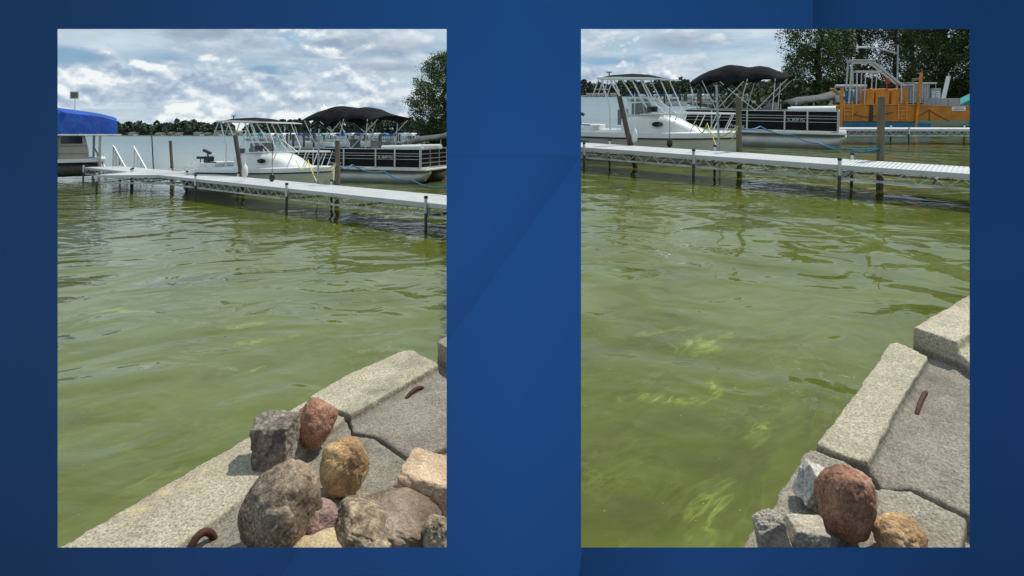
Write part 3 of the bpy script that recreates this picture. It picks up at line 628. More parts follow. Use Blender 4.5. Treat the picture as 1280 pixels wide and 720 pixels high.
# ------------------------------------------------------------------ cabin boat (x forward, camera on its -y side)
def make_cabin_boat():
    root = empty('cabin_boat')
    xs = [-3.0, -2.9, -2.2, -1.2, 0, 1.0, 1.8, 2.5, 3.0, 3.3]
    def half(x): t = max(0, (x-.3)/3.0); return 1.12*(1-.93*t**2.4)
    def sheer(x): return .88+.07*max(0, (x+1)/4.3)**1.5
    def lower(x): return sheer(x)-.17 if x > -2.9 else .5
    def ring(zs):  # closed sections
        return zs
    R1 = []
    for x in xs:
        b = half(x); lo = lower(x); kz = -.35+.75*max(0, (x-2.2)/1.1)**2; cz = .02+.45*max(0, (x-1.2)/2.1)**2
        R1.append([Vector((x, s*yy, zz)) for s, yy, zz in ((-1, b, lo), (-1, b*.86, cz+.1), (-1, b*.80, cz), (1, 0, kz), (1, b*.80, cz), (1, b*.86, cz+.1), (1, b, lo))])
    MB().loft(R1, True, True).build('hull', m_hull, root, smooth=35)
    R2 = []
    for x in xs:
        b = half(x)+.012; lo = lower(x); sh = sheer(x)
        if x < -2.8: sh = lo+.22
        R2.append([Vector((x, s*yy, zz)) for s, yy, zz in ((-1, b, lo), (-1, b-.02, sh), (-1, max(.02, b-.18), sh+.03), (1, max(.02, b-.18), sh+.03), (1, b-.02, sh), (1, b, lo))])
    MB().loft(R2, True, True).build('gunwale', m_white, root, smooth=35)
    for s in (-1, 1): MB().tube([(x, s*(half(x)+.02), lower(x)) for x in xs[1:]], .026, 6).build('rub_rail', m_blk, root, smooth=50)
    # raised stern corner, cabin house
    sec = [(-.55, 1.02, 1.42), (.3, 1.0, 1.44), (.95, .90, 1.40), (1.3, .82, 1.28), (1.7, .68, 1.10), (2.1, .48, .98)]
    Rr = []
    for x, b, z in sec:
        Rr.append([Vector((x, s*yy, zz)) for s, yy, zz in ((-1, b, .85), (-1, b*.97, z-.16), (-1, b*.86, z-.03), (-1, b*.4, z+.02), (1, b*.4, z+.02), (1, b*.86, z-.03), (1, b*.97, z-.16), (1, b, .85))])
    MB().loft(Rr, True, True).build('cabin', m_white, root, smooth=50)
    MB().box((-2.2, 0, .98), (1.1, 1.6, .16)).build('stern_bench', m_white, root, bevel=.03)
    for s in (-1,):   # porthole and vent window
        el = [(.72+.19*math.cos(a), 1.17+.08*math.sin(a)) for a in [2*math.pi*k/20 for k in range(20)]]
        MB().prism(el, -1.03, -.985, 'y').build('porthole', m_glassd, root)
    # windshield: raked frames
    MB().add
    g = MB()
    for s in (-1, 1): g.add([(-.5, s*.92, 1.43), (1.05, s*.86, 1.43), (.25, s*.74, 1.98), (-.25, s*.80, 1.98)], [(0, 1, 2, 3)])
    g.add([(1.05, -.86, 1.43), (1.05, .86, 1.43), (.25, .74, 1.98), (.25, -.74, 1.98)], [(0, 1, 2, 3)]); g.build('windshield', m_glass, root, fix=False)
    fr = MB()
    for s in (-1, 1):
        fr.tube([(-.5, s*.92, 1.43), (-.25, s*.80, 1.98), (.25, s*.74, 1.98), (1.05, s*.86, 1.43)], .018, 6)
        fr.tube([(.25, s*.83, 1.43), (.1, s*.765, 1.98)], .014, 6)
    fr.tube([(.25, -.74, 1.98), (.25, .74, 1.98)], .018, 6); fr.build('windshield_frame', m_white, root)
    MB().box((.52, -.905, 1.63), (.36, .05, .17)).build('vent_window', m_glassd, root, bevel=.015)
    MB().box((-.1, .1, 1.6), (.5, .9, .4)).build('dashboard', m_vinyl, root, bevel=.03)
    s = MB(); s.box((-.75, -.35, 1.35), (.12, .42, .5)); s.box((-.75, .35, 1.35), (.12, .42, .5)); s.build('seat', m_vinyl, root, bevel=.03)
    # T-top
    for s in (-1, 1):
        MB().tube([(-1.05, s*.86, 2.62), (-.55, s*.92, 1.9), (-.35, s*.95, 1.44)], .026, 7).build('roof_leg', m_white, root, smooth=40)
        MB().tube([(-1.35, s*.86, 2.62), (-1.0, s*.93, 1.7), (-.95, s*.97, .95)], .026, 7).build('roof_leg', m_white, root, smooth=40)
        MB().tube([(-.25, s*.82, 2.60), (.25, s*.86, 1.75), (.55, s*.87, 1.46), (.9, s*.86, 1.42)], .028, 7).build('roof_leg', m_white, root, smooth=40)
        MB().tube([(.05, s*.80, 2.60), (.5, s*.84, 1.78), (.8, s*.87, 1.44)], .022, 7).build('roof_leg', m_white, root, smooth=40)
        MB().tube([(.75, s*.78, 2.56), (1.05, s*.80, 1.95), (1.2, s*.82, 1.62), (1.1, s*.84, 1.38)], .022, 7).build('roof_leg', m_white, root, smooth=40)
    MB().prism([(-1.45, 2.63), (-.6, 2.64), (.4, 2.61), (1.15, 2.55), (1.15, 2.52), (.4, 2.55), (-.6, 2.57), (-1.45, 2.57)], -1.0, 1.0, 'y').build('roof_rim', m_white, root)
    Rr = []
    for x, z in ((-1.45, 2.66), (-1.1, 2.73), (-.4, 2.76), (.2, 2.72), (.75, 2.60)):
        Rr.append([Vector((x, y, z-.10*abs(y)**2)) for y in (-.97, -.5, 0, .5, .97)]+[Vector((x, y, 2.60 if x < 1 else 2.56)) for y in (.97, 0, -.97)])
    MB().loft(Rr, True, True).build('roof_canvas', m_black, root, smooth=50)
    r = MB(); r.tube([(-1.2, -.3, 2.70), (-1.2, -.3, 2.80)], .02, 6); r.box((-1.2, -.3, 2.81), (.18, .06, .03)); r.build('navigation_light', m_blk, root)
    r = MB()
    for y in (-.9, -.3, .3, .9): r.tube([(-1.42, y, 2.55), (-1.62, y*1.02, 2.05)], .022, 6)
    r.tube([(-1.55, -.95, 2.25), (-1.55, .95, 2.25)], .02, 6); r.build('rod_holders', m_alu, root)
    # bow rail
    for s in (-1, 1):
        pts = [(.1, s*.98, 1.46), (1.2, s*1.02, 1.50), (2.2, s*.78, 1.50), (2.9, s*.36, 1.50), (3.15, 0, 1.50)]
        MB().tube(pts, .02, 7).build('bow_rail', m_white, root, smooth=50)
        for x, y in ((1.25, 1.0), (1.9, .85), (2.45, .62), (2.9, .34)): MB().tube([(x+.15, s*(y-.02), 1.50), (x-.12, s*(y+.02), sheer(x)+.02)], .016, 6).build('stanchion', m_white, root)
    # kicker and trolling motors at the stern
    k = MB(); k.box((-3.12, .5, 1.05), (.30, .32, .42)); k.box((-3.12, .5, .5), (.12, .14, .9)); k.build('outboard_motor', m_blk, root, bevel=.04)
    k = MB(); k.tube([(-2.2, -.55, 1.02), (-2.22, -.55, 1.42)], .03, 7); k.box((-2.25, -.55, 1.47), (.36, .12, .09), Matrix.Rotation(.35, 3, 'Y')); k.box((-2.1, -.55, 1.05), (.5, .14, .09)); k.build('trolling_motor', m_blk, root)
    k = MB(); k.tube([(-2.62, -.5, .95), (-2.62, -.5, 1.24)], .02, 6); k.box((-2.62, -.5, 1.24), (.30, .12, .09)); k.build('downrigger', m_blk, root)
    text_part('ARIMA', .15, m_blk, root, (-2.15, -1.135, .50), (R(83), 0, 0), shear=.4)
    return root
cb = make_cabin_boat(); cb2 = copy_tree(cb)
tag(cb, 'white cabin fishing boat seen whole with its stern, left opening', 'motorboat', 'white cabin boats moored behind the dock')
tag(cb2, 'white cabin fishing boat with stern cut off, right opening', 'motorboat', 'white cabin boats moored behind the dock')
def place_boat(pl, o, u, vref, zref, psi, sc, y):
    q = pl.aty(u, 300, y); pl.put(o, (q.x, q.y, 0), rz=-psi, sc=sc)
place_boat(L, cb, 327, 0, 0, R(14), (.84, .86, .93), 20.2)
place_boat(Q, cb2, 803, 0, 0, R(27), (.86, .8, .96), 17.9)

# ------------------------------------------------------------------ pontoon boat
def make_pontoon(panel, railm, bim=True):
    root = empty('pontoon_boat'); HL, W = 3.4, 1.22
    for s in (-1, 1):
        y = s*.88; rings = []
        for x, r, dz in ((-3.4, .30, 0), (-3.35, .32, 0), (2.2, .32, 0), (2.7, .30, .03), (3.1, .22, .12), (3.38, .06, .26)):
            rings.append([Vector((x, y+r*math.cos(a), .17+dz+r*math.sin(a))) for a in [2*math.pi*k/18 for k in range(18)]])
        f = MB().loft(rings, True, True).build('float', m_pont, root, smooth=50)
        MB().box((-.2, y, .47), (6.2, .16, .09)).build('bracket', m_pont, f)
    MB().box((.0, 0, .56), (6.75, 2.5, .085)).build('deck', m_white, root, bevel=.02)
    segs = [(-3.3, -2.1), (-2.1, -.55), (-.55, 1.0), (1.0, 1.9), (1.9, 3.05)]
    for s in (-1, 1):
        for a, b in segs:
            if s == 1 or True:
                MB().box(((a+b)/2, s*1.15, 1.0), (b-a-.03, .02, .74)).build('side_panel', panel, root)
            fr = MB(); y = s*1.17
            for z in (.64, .97, 1.10, 1.20, 1.38): fr.bar((a, y, z), (b, y, z), .024, .03 if z > 1.3 or z < .7 else .015)
            fr.box((a+.015, y, 1.0), (.03, .036, .78)); fr.box((b-.015, y, 1.0), (.03, .036, .78))
            fr.build('side_rail', railm, root)
    for x, ys in ((3.08, (-1.15, 1.15)), (-3.32, (-1.15, 1.15))):
        MB().box((x-.02*(1 if x > 0 else -1), 0, 1.0), (.02, 2.1, .70)).build('end_panel', panel, root)
        fr = MB()
        for z in (.64, .82, 1.0, 1.18, 1.38): fr.bar((x, ys[0], z), (x, ys[1], z), .028)
        for y in (-1.15, -.4, .4, 1.15): fr.box((x, y, 1.0), (.034, .034, .78))
        fr.build('end_rail', railm, root)
    for s in (-1, 1): MB().tube([(1.1, s*.8, 1.36), (2.95, s*.8, 1.40)], .16, 10).build('bow_seat', m_cush, root, smooth=60)
    MB().box((3.2, -1.0, .62), (.3, .22, .07)).build('gate_step', m_white, root, bevel=.02)
    MB().prism([(-.35, .6), (-.35, 1.15), (.0, 1.4), (.1, 1.65), (.5, 1.65), (.5, .6)], .1, .95, 'y').build('console', m_vinyl, root, bevel=.03)
    MB().box((-1.1, .4, 1.4), (.22, .55, .72)).build('captain_chair', m_vinyl, root, bevel=.06)
    MB().box((-2.5, 0, 1.1), (1.0, 1.8, .2)).build('lounge_seat', m_vinyl, root, bevel=.05)
    MB().box((.5, -.5, 1.45), (.1, .5, .5)).build('seat_back', m_vinyl, root, bevel=.05)
    if bim:
        T = [(0, 2.62, 2.34), (.05, 2.76, 2.30), (.1, 2.86, 2.42), (.17, 2.98, 2.52), (.24, 3.06, 2.56), (.30, 3.14, 2.50), (.345, 3.19, 2.34), (.385, 3.2, 2.22), (.43, 3.18, 2.36), (.49, 3.15, 2.52), (.54, 3.10, 2.52), (.58, 3.08, 2.46), (.63, 3.11, 2.54), (.68, 3.13, 2.62), (.77, 3.07, 2.62), (.82, 2.98, 2.54), (.86, 2.91, 2.42), (.91, 2.84, 2.52), (1.0, 2.74, 2.66)]
        X0, X1 = -3.1, 1.2; rings = []
        for t, zt, ze in T:
            x = X0+(X1-X0)*t; rg = []
            for k in range(13):
                y = -1.22+2.44*k/12; q = abs(y)/1.22; rg.append(Vector((x+.1*q*(t-.5), y*(1 if q < .95 else .99), zt-.10*q*q-(zt-.10-ze)*q**3.2)))
            rings.append(rg)
        o = MB().loft(rings, False).build('bimini_canopy', m_black, root, smooth=60, fix=False); so_ = o.modifiers.new('thick', 'SOLIDIFY'); so_.thickness = .02
        for s in (-1, 1):
            for a, b in (((-.2, s*1.16, 1.38), (-1.75, s*1.18, 2.5)), ((-1.9, s*1.16, 1.38), (-.7, s*1.2, 2.52)), ((-.9, s*1.16, 1.38), (-.55, s*1.2, 2.6)), ((-1.9, s*1.16, 1.38), (-2.55, s*1.2, 2.55)), ((-.2, s*1.16, 1.38), (1.1, s*1.18, 2.6)), ((.5, s*1.16, 1.38), (.6, s*1.18, 2.6)), ((-2.7, s*1.16, 1.38), (-3.1, s*1.18, 2.4))):
                MB().tube([a, b], .02, 6).build('bimini_bow', m_alu, root)
        MB().tube([(-2.6, .6, 2.9), (-3.0, .6, 3.35)], .012, 5).build('antenna', m_white, root)
    text_part('Premier', .20, m_white, root, (-1.3, -1.175, .70), (R(90), 0, 0))
    text_part('IL 3839 FG', .15, m_white, root, (1.12, -1.175, 1.0), (R(90), 0, 0))
    return root
pb = make_pontoon(m_panel, m_alu); pb2 = copy_tree(pb)
tag(pb, 'black panelled pontoon boat under black double hump bimini, bow cut off, left opening', 'pontoon boat', 'black pontoon boats')
tag(pb2, 'black panelled pontoon boat under black double hump bimini, bow visible, right opening', 'pontoon boat', 'black pontoon boats')
place_boat(L, pb, 463, 0, 0, R(20), (1.0, 1.0, 1.0), 25.0)
place_boat(Q, pb2, 952, 0, 0, R(30), (.86, .9, 1.0), 23.2)

# boat under the blue canopy at far left
pb3 = empty('pontoon_boat'); tag(pb3, 'cream pontoon boat raised on the lift under the blue canopy', 'pontoon boat')
MB().box((-2.6, 0, .0), (6.4, 2.5, .16)).build('deck', m_whican, pb3, bevel=.02)      # stern end at x=.6
MB().prism([(-5.6, .08), (-5.6, 1.12), (-.35, 1.12), (-.16, 1.02), (-.02, .42), (0, .08)], -1.2, 1.2, 'y').build('side_panel', m_cream, pb3, bevel=.03)
for a, b in ((-.95, -.22), (-1.85, -1.12), (-2.8, -2.0)):
    MB().prism([(a, .72), (b, .72), (b-.03, 1.02), (a+.06, 1.02), (a, .95)], -1.225, -1.21, 'y').build('window', m_glassd, pb3)
r_ = MB()
for z in (.30, .62): r_.bar((-5.6, -1.215, z), (-.04, -1.215, z), .02, .025)
r_.build('trim_line', m_vinyl, pb3)
for x in (-1.03, -1.93): MB().box((x, -1.21, .58), (.025, .02, .98)).build('panel_joint', m_vinyl, pb3)
for s_ in (-1, 1): MB().tube([(-5.6, s_*.85, -.38), (.1, s_*.85, -.38), (.45, s_*.85, -.30)], [.30, .30, .10], 16).build('float', m_postd, pb3, smooth=50)
MB().box((-2.7, 0, -.35), (5.6, 1.9, .5)).build('underdeck', m_blk, pb3)
q = L.aty(111, 200, 25.5); L.put(pb3, (q.x, q.y, .86), rz=R(36))
lf = empty('boat_lift'); tag(lf, 'boat lift with bright blue fabric canopy at the far left', 'boat lift')
rings = []
for x in [-3.6+6.9*k/14 for k in range(15)]:
    t = (x+3.6)/6.9; zt = 3.28 if t < .5 else 3.28-.42*((t-.5)/.5)**1.5
    e = 1.0 if t < .9 else 1-.30*((t-.9)/.1)**2
    rings.append([Vector((x, s*1.55*yy, z)) for s, yy, z in ((-1, 1, 2.02), (-1, 1.0, 2.30), (-1, .95, 2.30+.72*(zt-2.30)*e), (-1, .7, zt-.06-.25*(1-e)), (1, 0, zt-.2*(1-e)), (1, .7, zt-.06-.25*(1-e)), (1, .95, 2.30+.72*(zt-2.3)*e), (1, 1., 2.30), (1, 1, 2.02))])
MB().loft(rings, False).build('canopy', m_blue, lf, smooth=50)
e = MB(); e.add([tuple(p) for p in rings[-1]], [tuple(range(9))]); e.build('canopy_end', m_blue, lf)
b = MB()
for s in (-1, 1): b.bar((-3.6, s*1.53, 2.0), (3.3, s*1.53, 2.0), .05); 
for k in range(12): b.box((-3.3+.6*k, -1.57, 2.0), (.28, .02, .06))
b.build('canopy_frame', m_whican, lf)
for x in (-3.2, 2.7):
    for s in (-1, 1): MB().box((x, s*1.5, .6), (.09, .09, 3.1)).build('post', m_alud, lf)
    MB().bar((x, -1.5, .25), (x, 1.5, .25), .12).build('cradle_beam', m_alud, lf)
L.put(lf, (-20.6, 24.0, -.05), rz=R(40))
sp = empty('solar_panel'); tag(sp, 'small white framed solar panel standing above the blue canopy', 'solar panel')
MB().box((0, 0, .35), (.38, .04, .32)).build('frame', m_white, sp); MB().box((0, -.025, .35), (.29, .01, .24)).build('cell_panel', mat('solar_cells', (.12, .11, .12), .4), sp)
MB().tube([(0, .03, -.3), (0, .03, .2)], .015, 6).build('stem', m_alu, sp); q = L.aty(93, 130, 24.0); L.put(sp, (q.x, q.y, q.z+.02))

# ------------------------------------------------------------------ ropes and fenders
def rope(pl, pts, r, m, label, sag=0., group='mooring ropes'):
    P = [pl.aty(u, v, y) for u, v, y in pts]; out = []
    for a, b in zip(P, P[1:]):
        for k in range(7): t = k/7; q = a.lerp(b, t); q.z -= sag*4*t*(1-t); out.append(q)
    out.append(P[-1]); c = out[0]
    o = MB().tube([p-c for p in out], r, 6).build('rope', m, None, smooth=50); tag(o, label, 'rope', group); pl.put(o, c)
def yof(pl, u, v): return pl.at(u, v, 0).y
yp = far_edge(L, e1, u_, 1.25, 420)-.02; yq = far_edge(Q, e1r, ur, 1.25, 922)-.02; yq2 = far_edge(Q, e1r, ur, 1.25, 1096)-.02
rope(L, [(387, 206, 17.3), (396, 214, 16.5), (421, 204, yp-.1), (409, 222, yp+.4), (401, 228, yp+1)], .016, m_yrope, 'yellow rope from the bow of the cabin boat to the piling, left opening', .05)
rope(L, [(370, 201, 17.6), (378, 213, 17), (385, 200, 17.3), (391, 216, 16.6), (396, 227, 16.3)], .016, m_yrope, 'yellow rope coil hanging over the cabin boat bow, left opening', .03)
rope(L, [(421, 206, yp-.12), (440, 206, 19), (480, 214, 20), (515, 225, 19.5), (560, 233, 18)], .022, m_bluerope, 'blue mooring rope stretched in front of the pontoon boat, left opening', .12)
rope(Q, [(885, 160, 15.8), (897, 172, 15.3), (923, 157, yq-.1), (912, 178, yq+.5)], .016, m_yrope, 'yellow rope from the bow of the cabin boat to the piling, right opening', .05)
rope(Q, [(870, 156, 16.2), (878, 166, 16), (884, 154, 15.9), (890, 168, 15.6), (896, 183, 15.2)], .016, m_yrope, 'yellow rope coil hanging over the cabin boat bow, right opening', .03)
rope(Q, [(923, 158, yq-.12), (950, 158, 17), (990, 168, 18), (1025, 179, 17), (1060, 186, 14), (1097, 186, yq2-.1)], .02, m_bluerope, 'blue mooring rope sagging past the pontoon boat to the tall piling', .08)
rope(Q, [(1022, 178, 17.2), (1050, 184, 14.5), (1100, 185, yq2-.13), (1103, 187, yq2+.1), (1080, 187, 13)], .018, m_teals, 'teal rope doubled around the tall piling', .05)
def fender(pl, u, v, y, m, w, h, label, group='fenders hung on the cabin boats'):
    rs = [(0, .0), (.25, .7), (.5, 1), (1.2, 1), (1.7, .8), (1.95, .35), (2.0, .3), (2.2, .3)]
    mb = MB().tube([(0, 0, h*(a-1)) for a, b in rs], [max(.005, w*b) for a, b in rs], 12)
    mb.tube([(0, 0, h*1.1), (0, 0, h*1.1+.95)], .009, 5)
    o = mb.build('fender', m, None, smooth=50); tag(o, label, 'fender', group); q = pl.aty(u, v, y); pl.put(o, q)
fender(L, 340, 222, 16.6, m_blk, .075, .12, 'black round fender hanging from the cabin boat, left opening')
fender(L, 306, 214, 16.6, m_cush, .085, .20, 'white jug fender tied beside the leaning piling, left opening')
fender(Q, 837, 179, 15.4, m_blk, .075, .12, 'black round fender hanging from the cabin boat, right opening')
fender(Q, 793, 170, 15.6, m_cush, .085, .21, 'white jug fender tied beside the leaning piling, right opening')

# ------------------------------------------------------------------ orange weed harvester and its surroundings (right opening)
def harvester():
    root = empty('work_barge'); tag(root, 'orange and blue aquatic weed harvester barge with ladders and grey awning', 'work barge')
    # local x right, y depth, z up ; unit metres, near side y=0, 24 px per metre
    MB().box((2.9, .5, .18), (5.6, .8, .56)).build('float', m_cyanblue, root, bevel=.06)
    MB().box((2.9, 2.6, .18), (5.6, .8, .56)).build('float', m_cyanblue, root, bevel=.06)
    MB().box((2.35, 1.5, .98), (4.9, 2.4, .95)).build('body', m_orange, root, bevel=.02)
    MB().box((7.1, 1.4, 1.0), (4.8, 1.6, .80)).build('conveyor_body', m_orange, root, bevel=.02)
    MB().box((7.1, .57, 1.42), (4.8, .05, .05)).build('conveyor_lip', m_orange2, root)
    for x in (.9, 1.9, 2.9, 3.9): MB().box((x, .275, .98), (.05, .03, .9)).build('rib', m_orange2, root)
    b = MB()
    for a, c in (((5.15, 1.0), (5.75, 1.32)), ((5.75, 1.32), (7.0, .65)), ((5.75, 1.32), (5.75, .62))): b.bar((a[0], .55, a[1]-.15), (c[0], .55, c[1]-.1), .05)
    b.build('brace', mat('dark_orange', (.22, .08, .01), .6), root)
    # twin hoods
    for x, wd in ((1.95, .48), (2.72, .86), (3.52, .5)):
        MB().prism([(x-wd/2-.03, 1.46), (x-wd/2, 2.33), (x-wd/2+.08, 2.42), (x+wd/2-.08, 2.42), (x+wd/2, 2.3), (x+wd/2-.04, 1.46)], .25, 1.4, 'y').build('hood', m_orange2, root, bevel=.03)
    MB().box((4.15, 1.0, 2.0), (.55, .8, .9)).build('tank', m_orange2, root, bevel=.03)
    MB().box((5.15, 1.3, 2.15), (1.25, 1.1, 1.15)).build('engine_housing', m_greyp, root, bevel=.02)
    g = MB()
    for k in range(8): g.box((4.62+.15*k, .74, 2.15), (.02, .02, 1.05))
    g.build('louvre', m_white, root)
    MB().tube([(4.9, 1.2, 2.72), (4.9, 1.2, 2.95), (5.3, 1.2, 2.98), (5.4, 1.2, 2.75)], .08, 8).build('exhaust', m_wood, root, smooth=50)
    MB().box((6.2, 1.0, 2.12), (.62, .5, .62)).build('control_box', m_greyp, root, bevel=.02)
    s = MB().box((6.2, .735, 2.05), (.46, .012, .44)).build('notice', m_white, root)
    l = MB()
    for k in range(4): l.box((6.2, .725, 1.9+.1*k), (.40, .006, .035))
    l.build('print', mat('blue_print', (.08, .2, .42), .7), s)
    for k in range(3): MB().box((5.75+.76*k, 1.0, 1.64), (.73, .9, .44)).build('side_sheet', m_greyp, root)
    s = MB().box((7.55, .555, 1.27), (.86, .012, .24)).build('sign_board', m_white, root)
    l = MB()
    for z, a, w in ((1.31, 7.55, .55), (1.22, 7.53, .7)):
        for k in range(9): l.box((a-w/2+w*(k+.5)/9, .545, z), (w/9*.7, .006, .05))
    l.build('print', MATS['blue_print'], s)
    # spud posts
    MB().bar((.05, .15, -1.0), (.12, .15, 2.45), .17, .17).build('spud_post', m_orange2, root)
    MB().bar((4.65, .15, -1.0), (5.05, .15, 3.35), .15, .15).build('spud_post', m_orange2, root)
    # ladders
    for x in (.55, 3.95):
        l = MB()
        for xx in (x-.26, x+.26): l.bar((xx, .2, .62), (xx, .2, 1.75), .035)
        for k in range(5): l.bar((x-.26, .2, .72+.22*k), (x+.26, .2, .72+.22*k), .03)
        l.build('ladder', mat('pale_orange', (.80, .38, .08), .5), root)
    # awning frame
    P = [(.35, 1.6), (.42, 3.95)]
    tube_m = mat('pale_grey_tube', (.50, .51, .49), .5)
    for y in (.35, 1.2):
        f = MB(); f.bar((.62, y, 1.5), (.78, y, 3.95), .09); f.bar((.78, y, 3.95), (2.1, y, 3.98), .16, .18); f.bar((2.1, y, 3.98), (3.9, y, 2.66), .11, .12)
        f.bar((3.9, y, 2.64), (4.7, y, 2.66), .09); f.bar((4.65, y, 2.66), (4.65, y, 1.5), .07); f.bar((3.9, y, 2.62), (3.9, y, 1.5), .08)
        f.bar((1.1, y, 1.5), (1.1, y, 3.4), .07); f.bar((2.3, y, 2.4), (2.35, y, 3.4), .06); f.bar((1.6, y, 1.5), (1.65, y, 3.4), .06); f.bar((1.0, y, 3.42), (2.5, y, 3.40), .12)
        f.build('awning_frame', tube_m, root)
    MB().box((1.45, .8, 4.02), (1.55, 1.1, .16)).build('awning', m_greyp, root, bevel=.02)
    MB().box((4.25, .8, 2.76), (.85, 1.0, .06)).build('engine_roof', m_greyp, root)
    MB().box((5.3, 1.2, 2.75), (1.75, 1.3, .06)).build('roof_sheet', m_whican, root)
    MB().box((2.5, .9, .47), (4.8, 1.2, .10)).build('gap_shade', m_blk, root)  # black box painted in as the shade of the gap below the body
    f = MB()
    for x in (4.3, 5.6, 6.0): f.bar((x, .3, 1.5), (x, .3, 2.75), .035)
    for z in (1.62, 2.2, 2.7): f.bar((4.3, .3, z), (6.0, .3, z), .035)
    f.build('guard_rail', m_greyp, root)
    MB().box((1.5, .3, 1.50), (2.4, .06, .07)).build('walkway_edge', m_orange2, root)
    MB().box((4.2, .25, 1.50), (2.4, .06, .07)).build('walkway_edge', m_orange2, root)
    f = MB(); f.box((.75, .9, 1.95), (.42, .4, .8)); f.build('control_seat', m_cyanblue, root, bevel=.04)
    f = MB(); f.box((1.3, .9, 2.1), (.30, .3, .9)); f.build('control_console', m_vinyl, root, bevel=.03)
    f = MB(); f.tube([(2.9, .1, 2.3), (2.9, .1, 3.0)], .04, 6); f.tube([(2.92, .1, 2.7), (2.92, .1, 3.02)], .13, 8); f.build('red_valve', m_red, root)
    f = MB(); f.box((2.0, .2, .98), (.18, .1, 1.0)); f.build('hydraulic_ram', m_blk, root)
    f = MB()
    for a, c in (((1.0, .9), (2.4, .85)), ((2.4, 1.2), (3.4, 1.05)), ((.2, .8), (1.2, 1.1))): f.tube([(a[0], .22, a[1]), ((a[0]+c[0])/2, .2, min(a[1], c[1])-.08), (c[0], .22, c[1])], .018, 5)
    f.build('hose', m_blk, root)
    return root
hv = harvester(); q = Q.aty(1050, 172.5, 30); Q.put(hv, (q.x, q.y, .12), rz=R(-5), sc=(.79, .5, .9))
cv = empty('conveyor'); tag(cv, 'teal sloping conveyor arm rising out at the right edge', 'conveyor')
MB().bar((0, 0, 0), (3.0, 0, 1.5), .9, .42).build('trough', m_teal, cv); MB().bar((.1, -.47, .25), (3.0, -.47, 1.72), .03, .04).build('rim', m_greyp, cv)
MB().box((1.6, .1, -.4), (.12, .5, 1.9)).build('support', m_teal, cv); MB().tube([(1.0, -.4, -.35), (1.9, -.4, -.35)], .16, 10).build('drive_motor', m_blk, cv)
q = Q.aty(1186, 138, 36); Q.put(cv, q)
o = MB().tube([(0, 0, 0), (.28, 0, 1.35)], .11, 8).build('white_pipe', m_white); tag(o, 'short white leaning pipe above the orange conveyor body', 'pipe'); q = Q.aty(1179, 124, 34); Q.put(o, q)
sl_ = empty('street_lamp'); tag(sl_, 'grey street lamp with one arm among the trees', 'street lamp')
MB().tube([(0, 0, -6), (0, 0, 1.6)], .055, 8).build('pole', m_steel, sl_); MB().tube([(0, 0, .9), (-1.6, 0, 1.35), (-2.6, 0, 1.45)], .06, 6).build('arm', m_steel, sl_); MB().box((-2.8, 0, 1.42), (.7, .25, .14)).build('lamp_head', m_whican, sl_, bevel=.04)
q = Q.aty(1122, 82, 45); Q.put(sl_, q)
# grey covered boat with blue seats
def covered(pl, u, v, y, label, sc=1.):
    r = empty('covered_boat'); tag(r, label, 'boat', 'grey covered boats behind the pontoon boats')
    rings = []
    for x, z, d in ((-2.6, 1.5, .35), (-1.8, 1.72, .30), (-.6, 1.85, .28), (.3, 2.12, .45), (1.2, 1.98, .5), (2.6, 1.95, .6)):
        rings.append([Vector((x, -1.2, z-d)), Vector((x, -.8, z-.1)), Vector((x, 0, z)), Vector((x, .8, z-.1)), Vector((x, 1.2, z-d))])
    o = MB().loft(rings, False).build('tarp', m_grey, r, smooth=50, fix=False); o.modifiers.new('thick', 'SOLIDIFY').thickness = .03
    for x in (-2.3, -.4, 1.3, 2.4):
        for s in (-1, 1): MB().tube([(x, s*1.1, .6), (x, s*1.1, 1.6)], .03, 6).build('post', m_alu, r)
    MB().box((0, 0, .5), (5.4, 2.4, .1)).build('deck', m_white, r)
    for s in (-1, 1): MB().tube([(-2.7, s*.9, .12), (2.3, s*.9, .12), (2.8, s*.9, .3)], [.3, .3, .05], 12).build('float', m_pont, r, smooth=50)
    f = MB()
    for a in (.4, 1.9): f.box((a, -1.1, .95), (.1, .08, .75)); 
    f.box((1.1, -1.1, 1.28), (1.7, .1, .12)); f.box((1.1, -1.1, .9), (1.7, .08, .1)); f.build('blue_frame', mat('blue_frame', (.01, .13, .33), .5), r)
    MB().box((.3, 0, .85), (4.4, 1.9, .5)).build('seating', m_vinyl, r, bevel=.05)
    t = MB().tube([(.2, -.2, 2.35), (1.9, -.2, 2.35)], .1, 8); t.build('pale_tube', m_greyp, r)
    q = pl.aty(u, v, y); pl.put(r, (q.x, q.y, .1), rz=R(-4), sc=(sc, sc, sc))
covered(L, 564, 180, 34, 'grey tarp covered boat with blue frame at the right edge, left opening')
covered(Q, 1037, 130, 33, 'grey tarp covered boat with blue frame beside the orange barge')
lg = empty('sun_lounger'); tag(lg, 'folding lounge chair with tan webbing beside the orange barge', 'chair')
MB().bar((0, 0, .45), (.55, 0, 0), .45, .05).build('backrest', mat('tan_webbing', (.5, .36, .2), .8), lg); MB().bar((.55, 0, 0), (1.3, 0, .38), .45, .05).build('seat', MATS['tan_webbing'], lg)
for x in (.3, .9): MB().bar((x, 0, .1), (x, 0, -.3), .4, .03).build('leg', m_alu, lg)
q = Q.aty(1040, 121, 31.5); Q.put(lg, q)

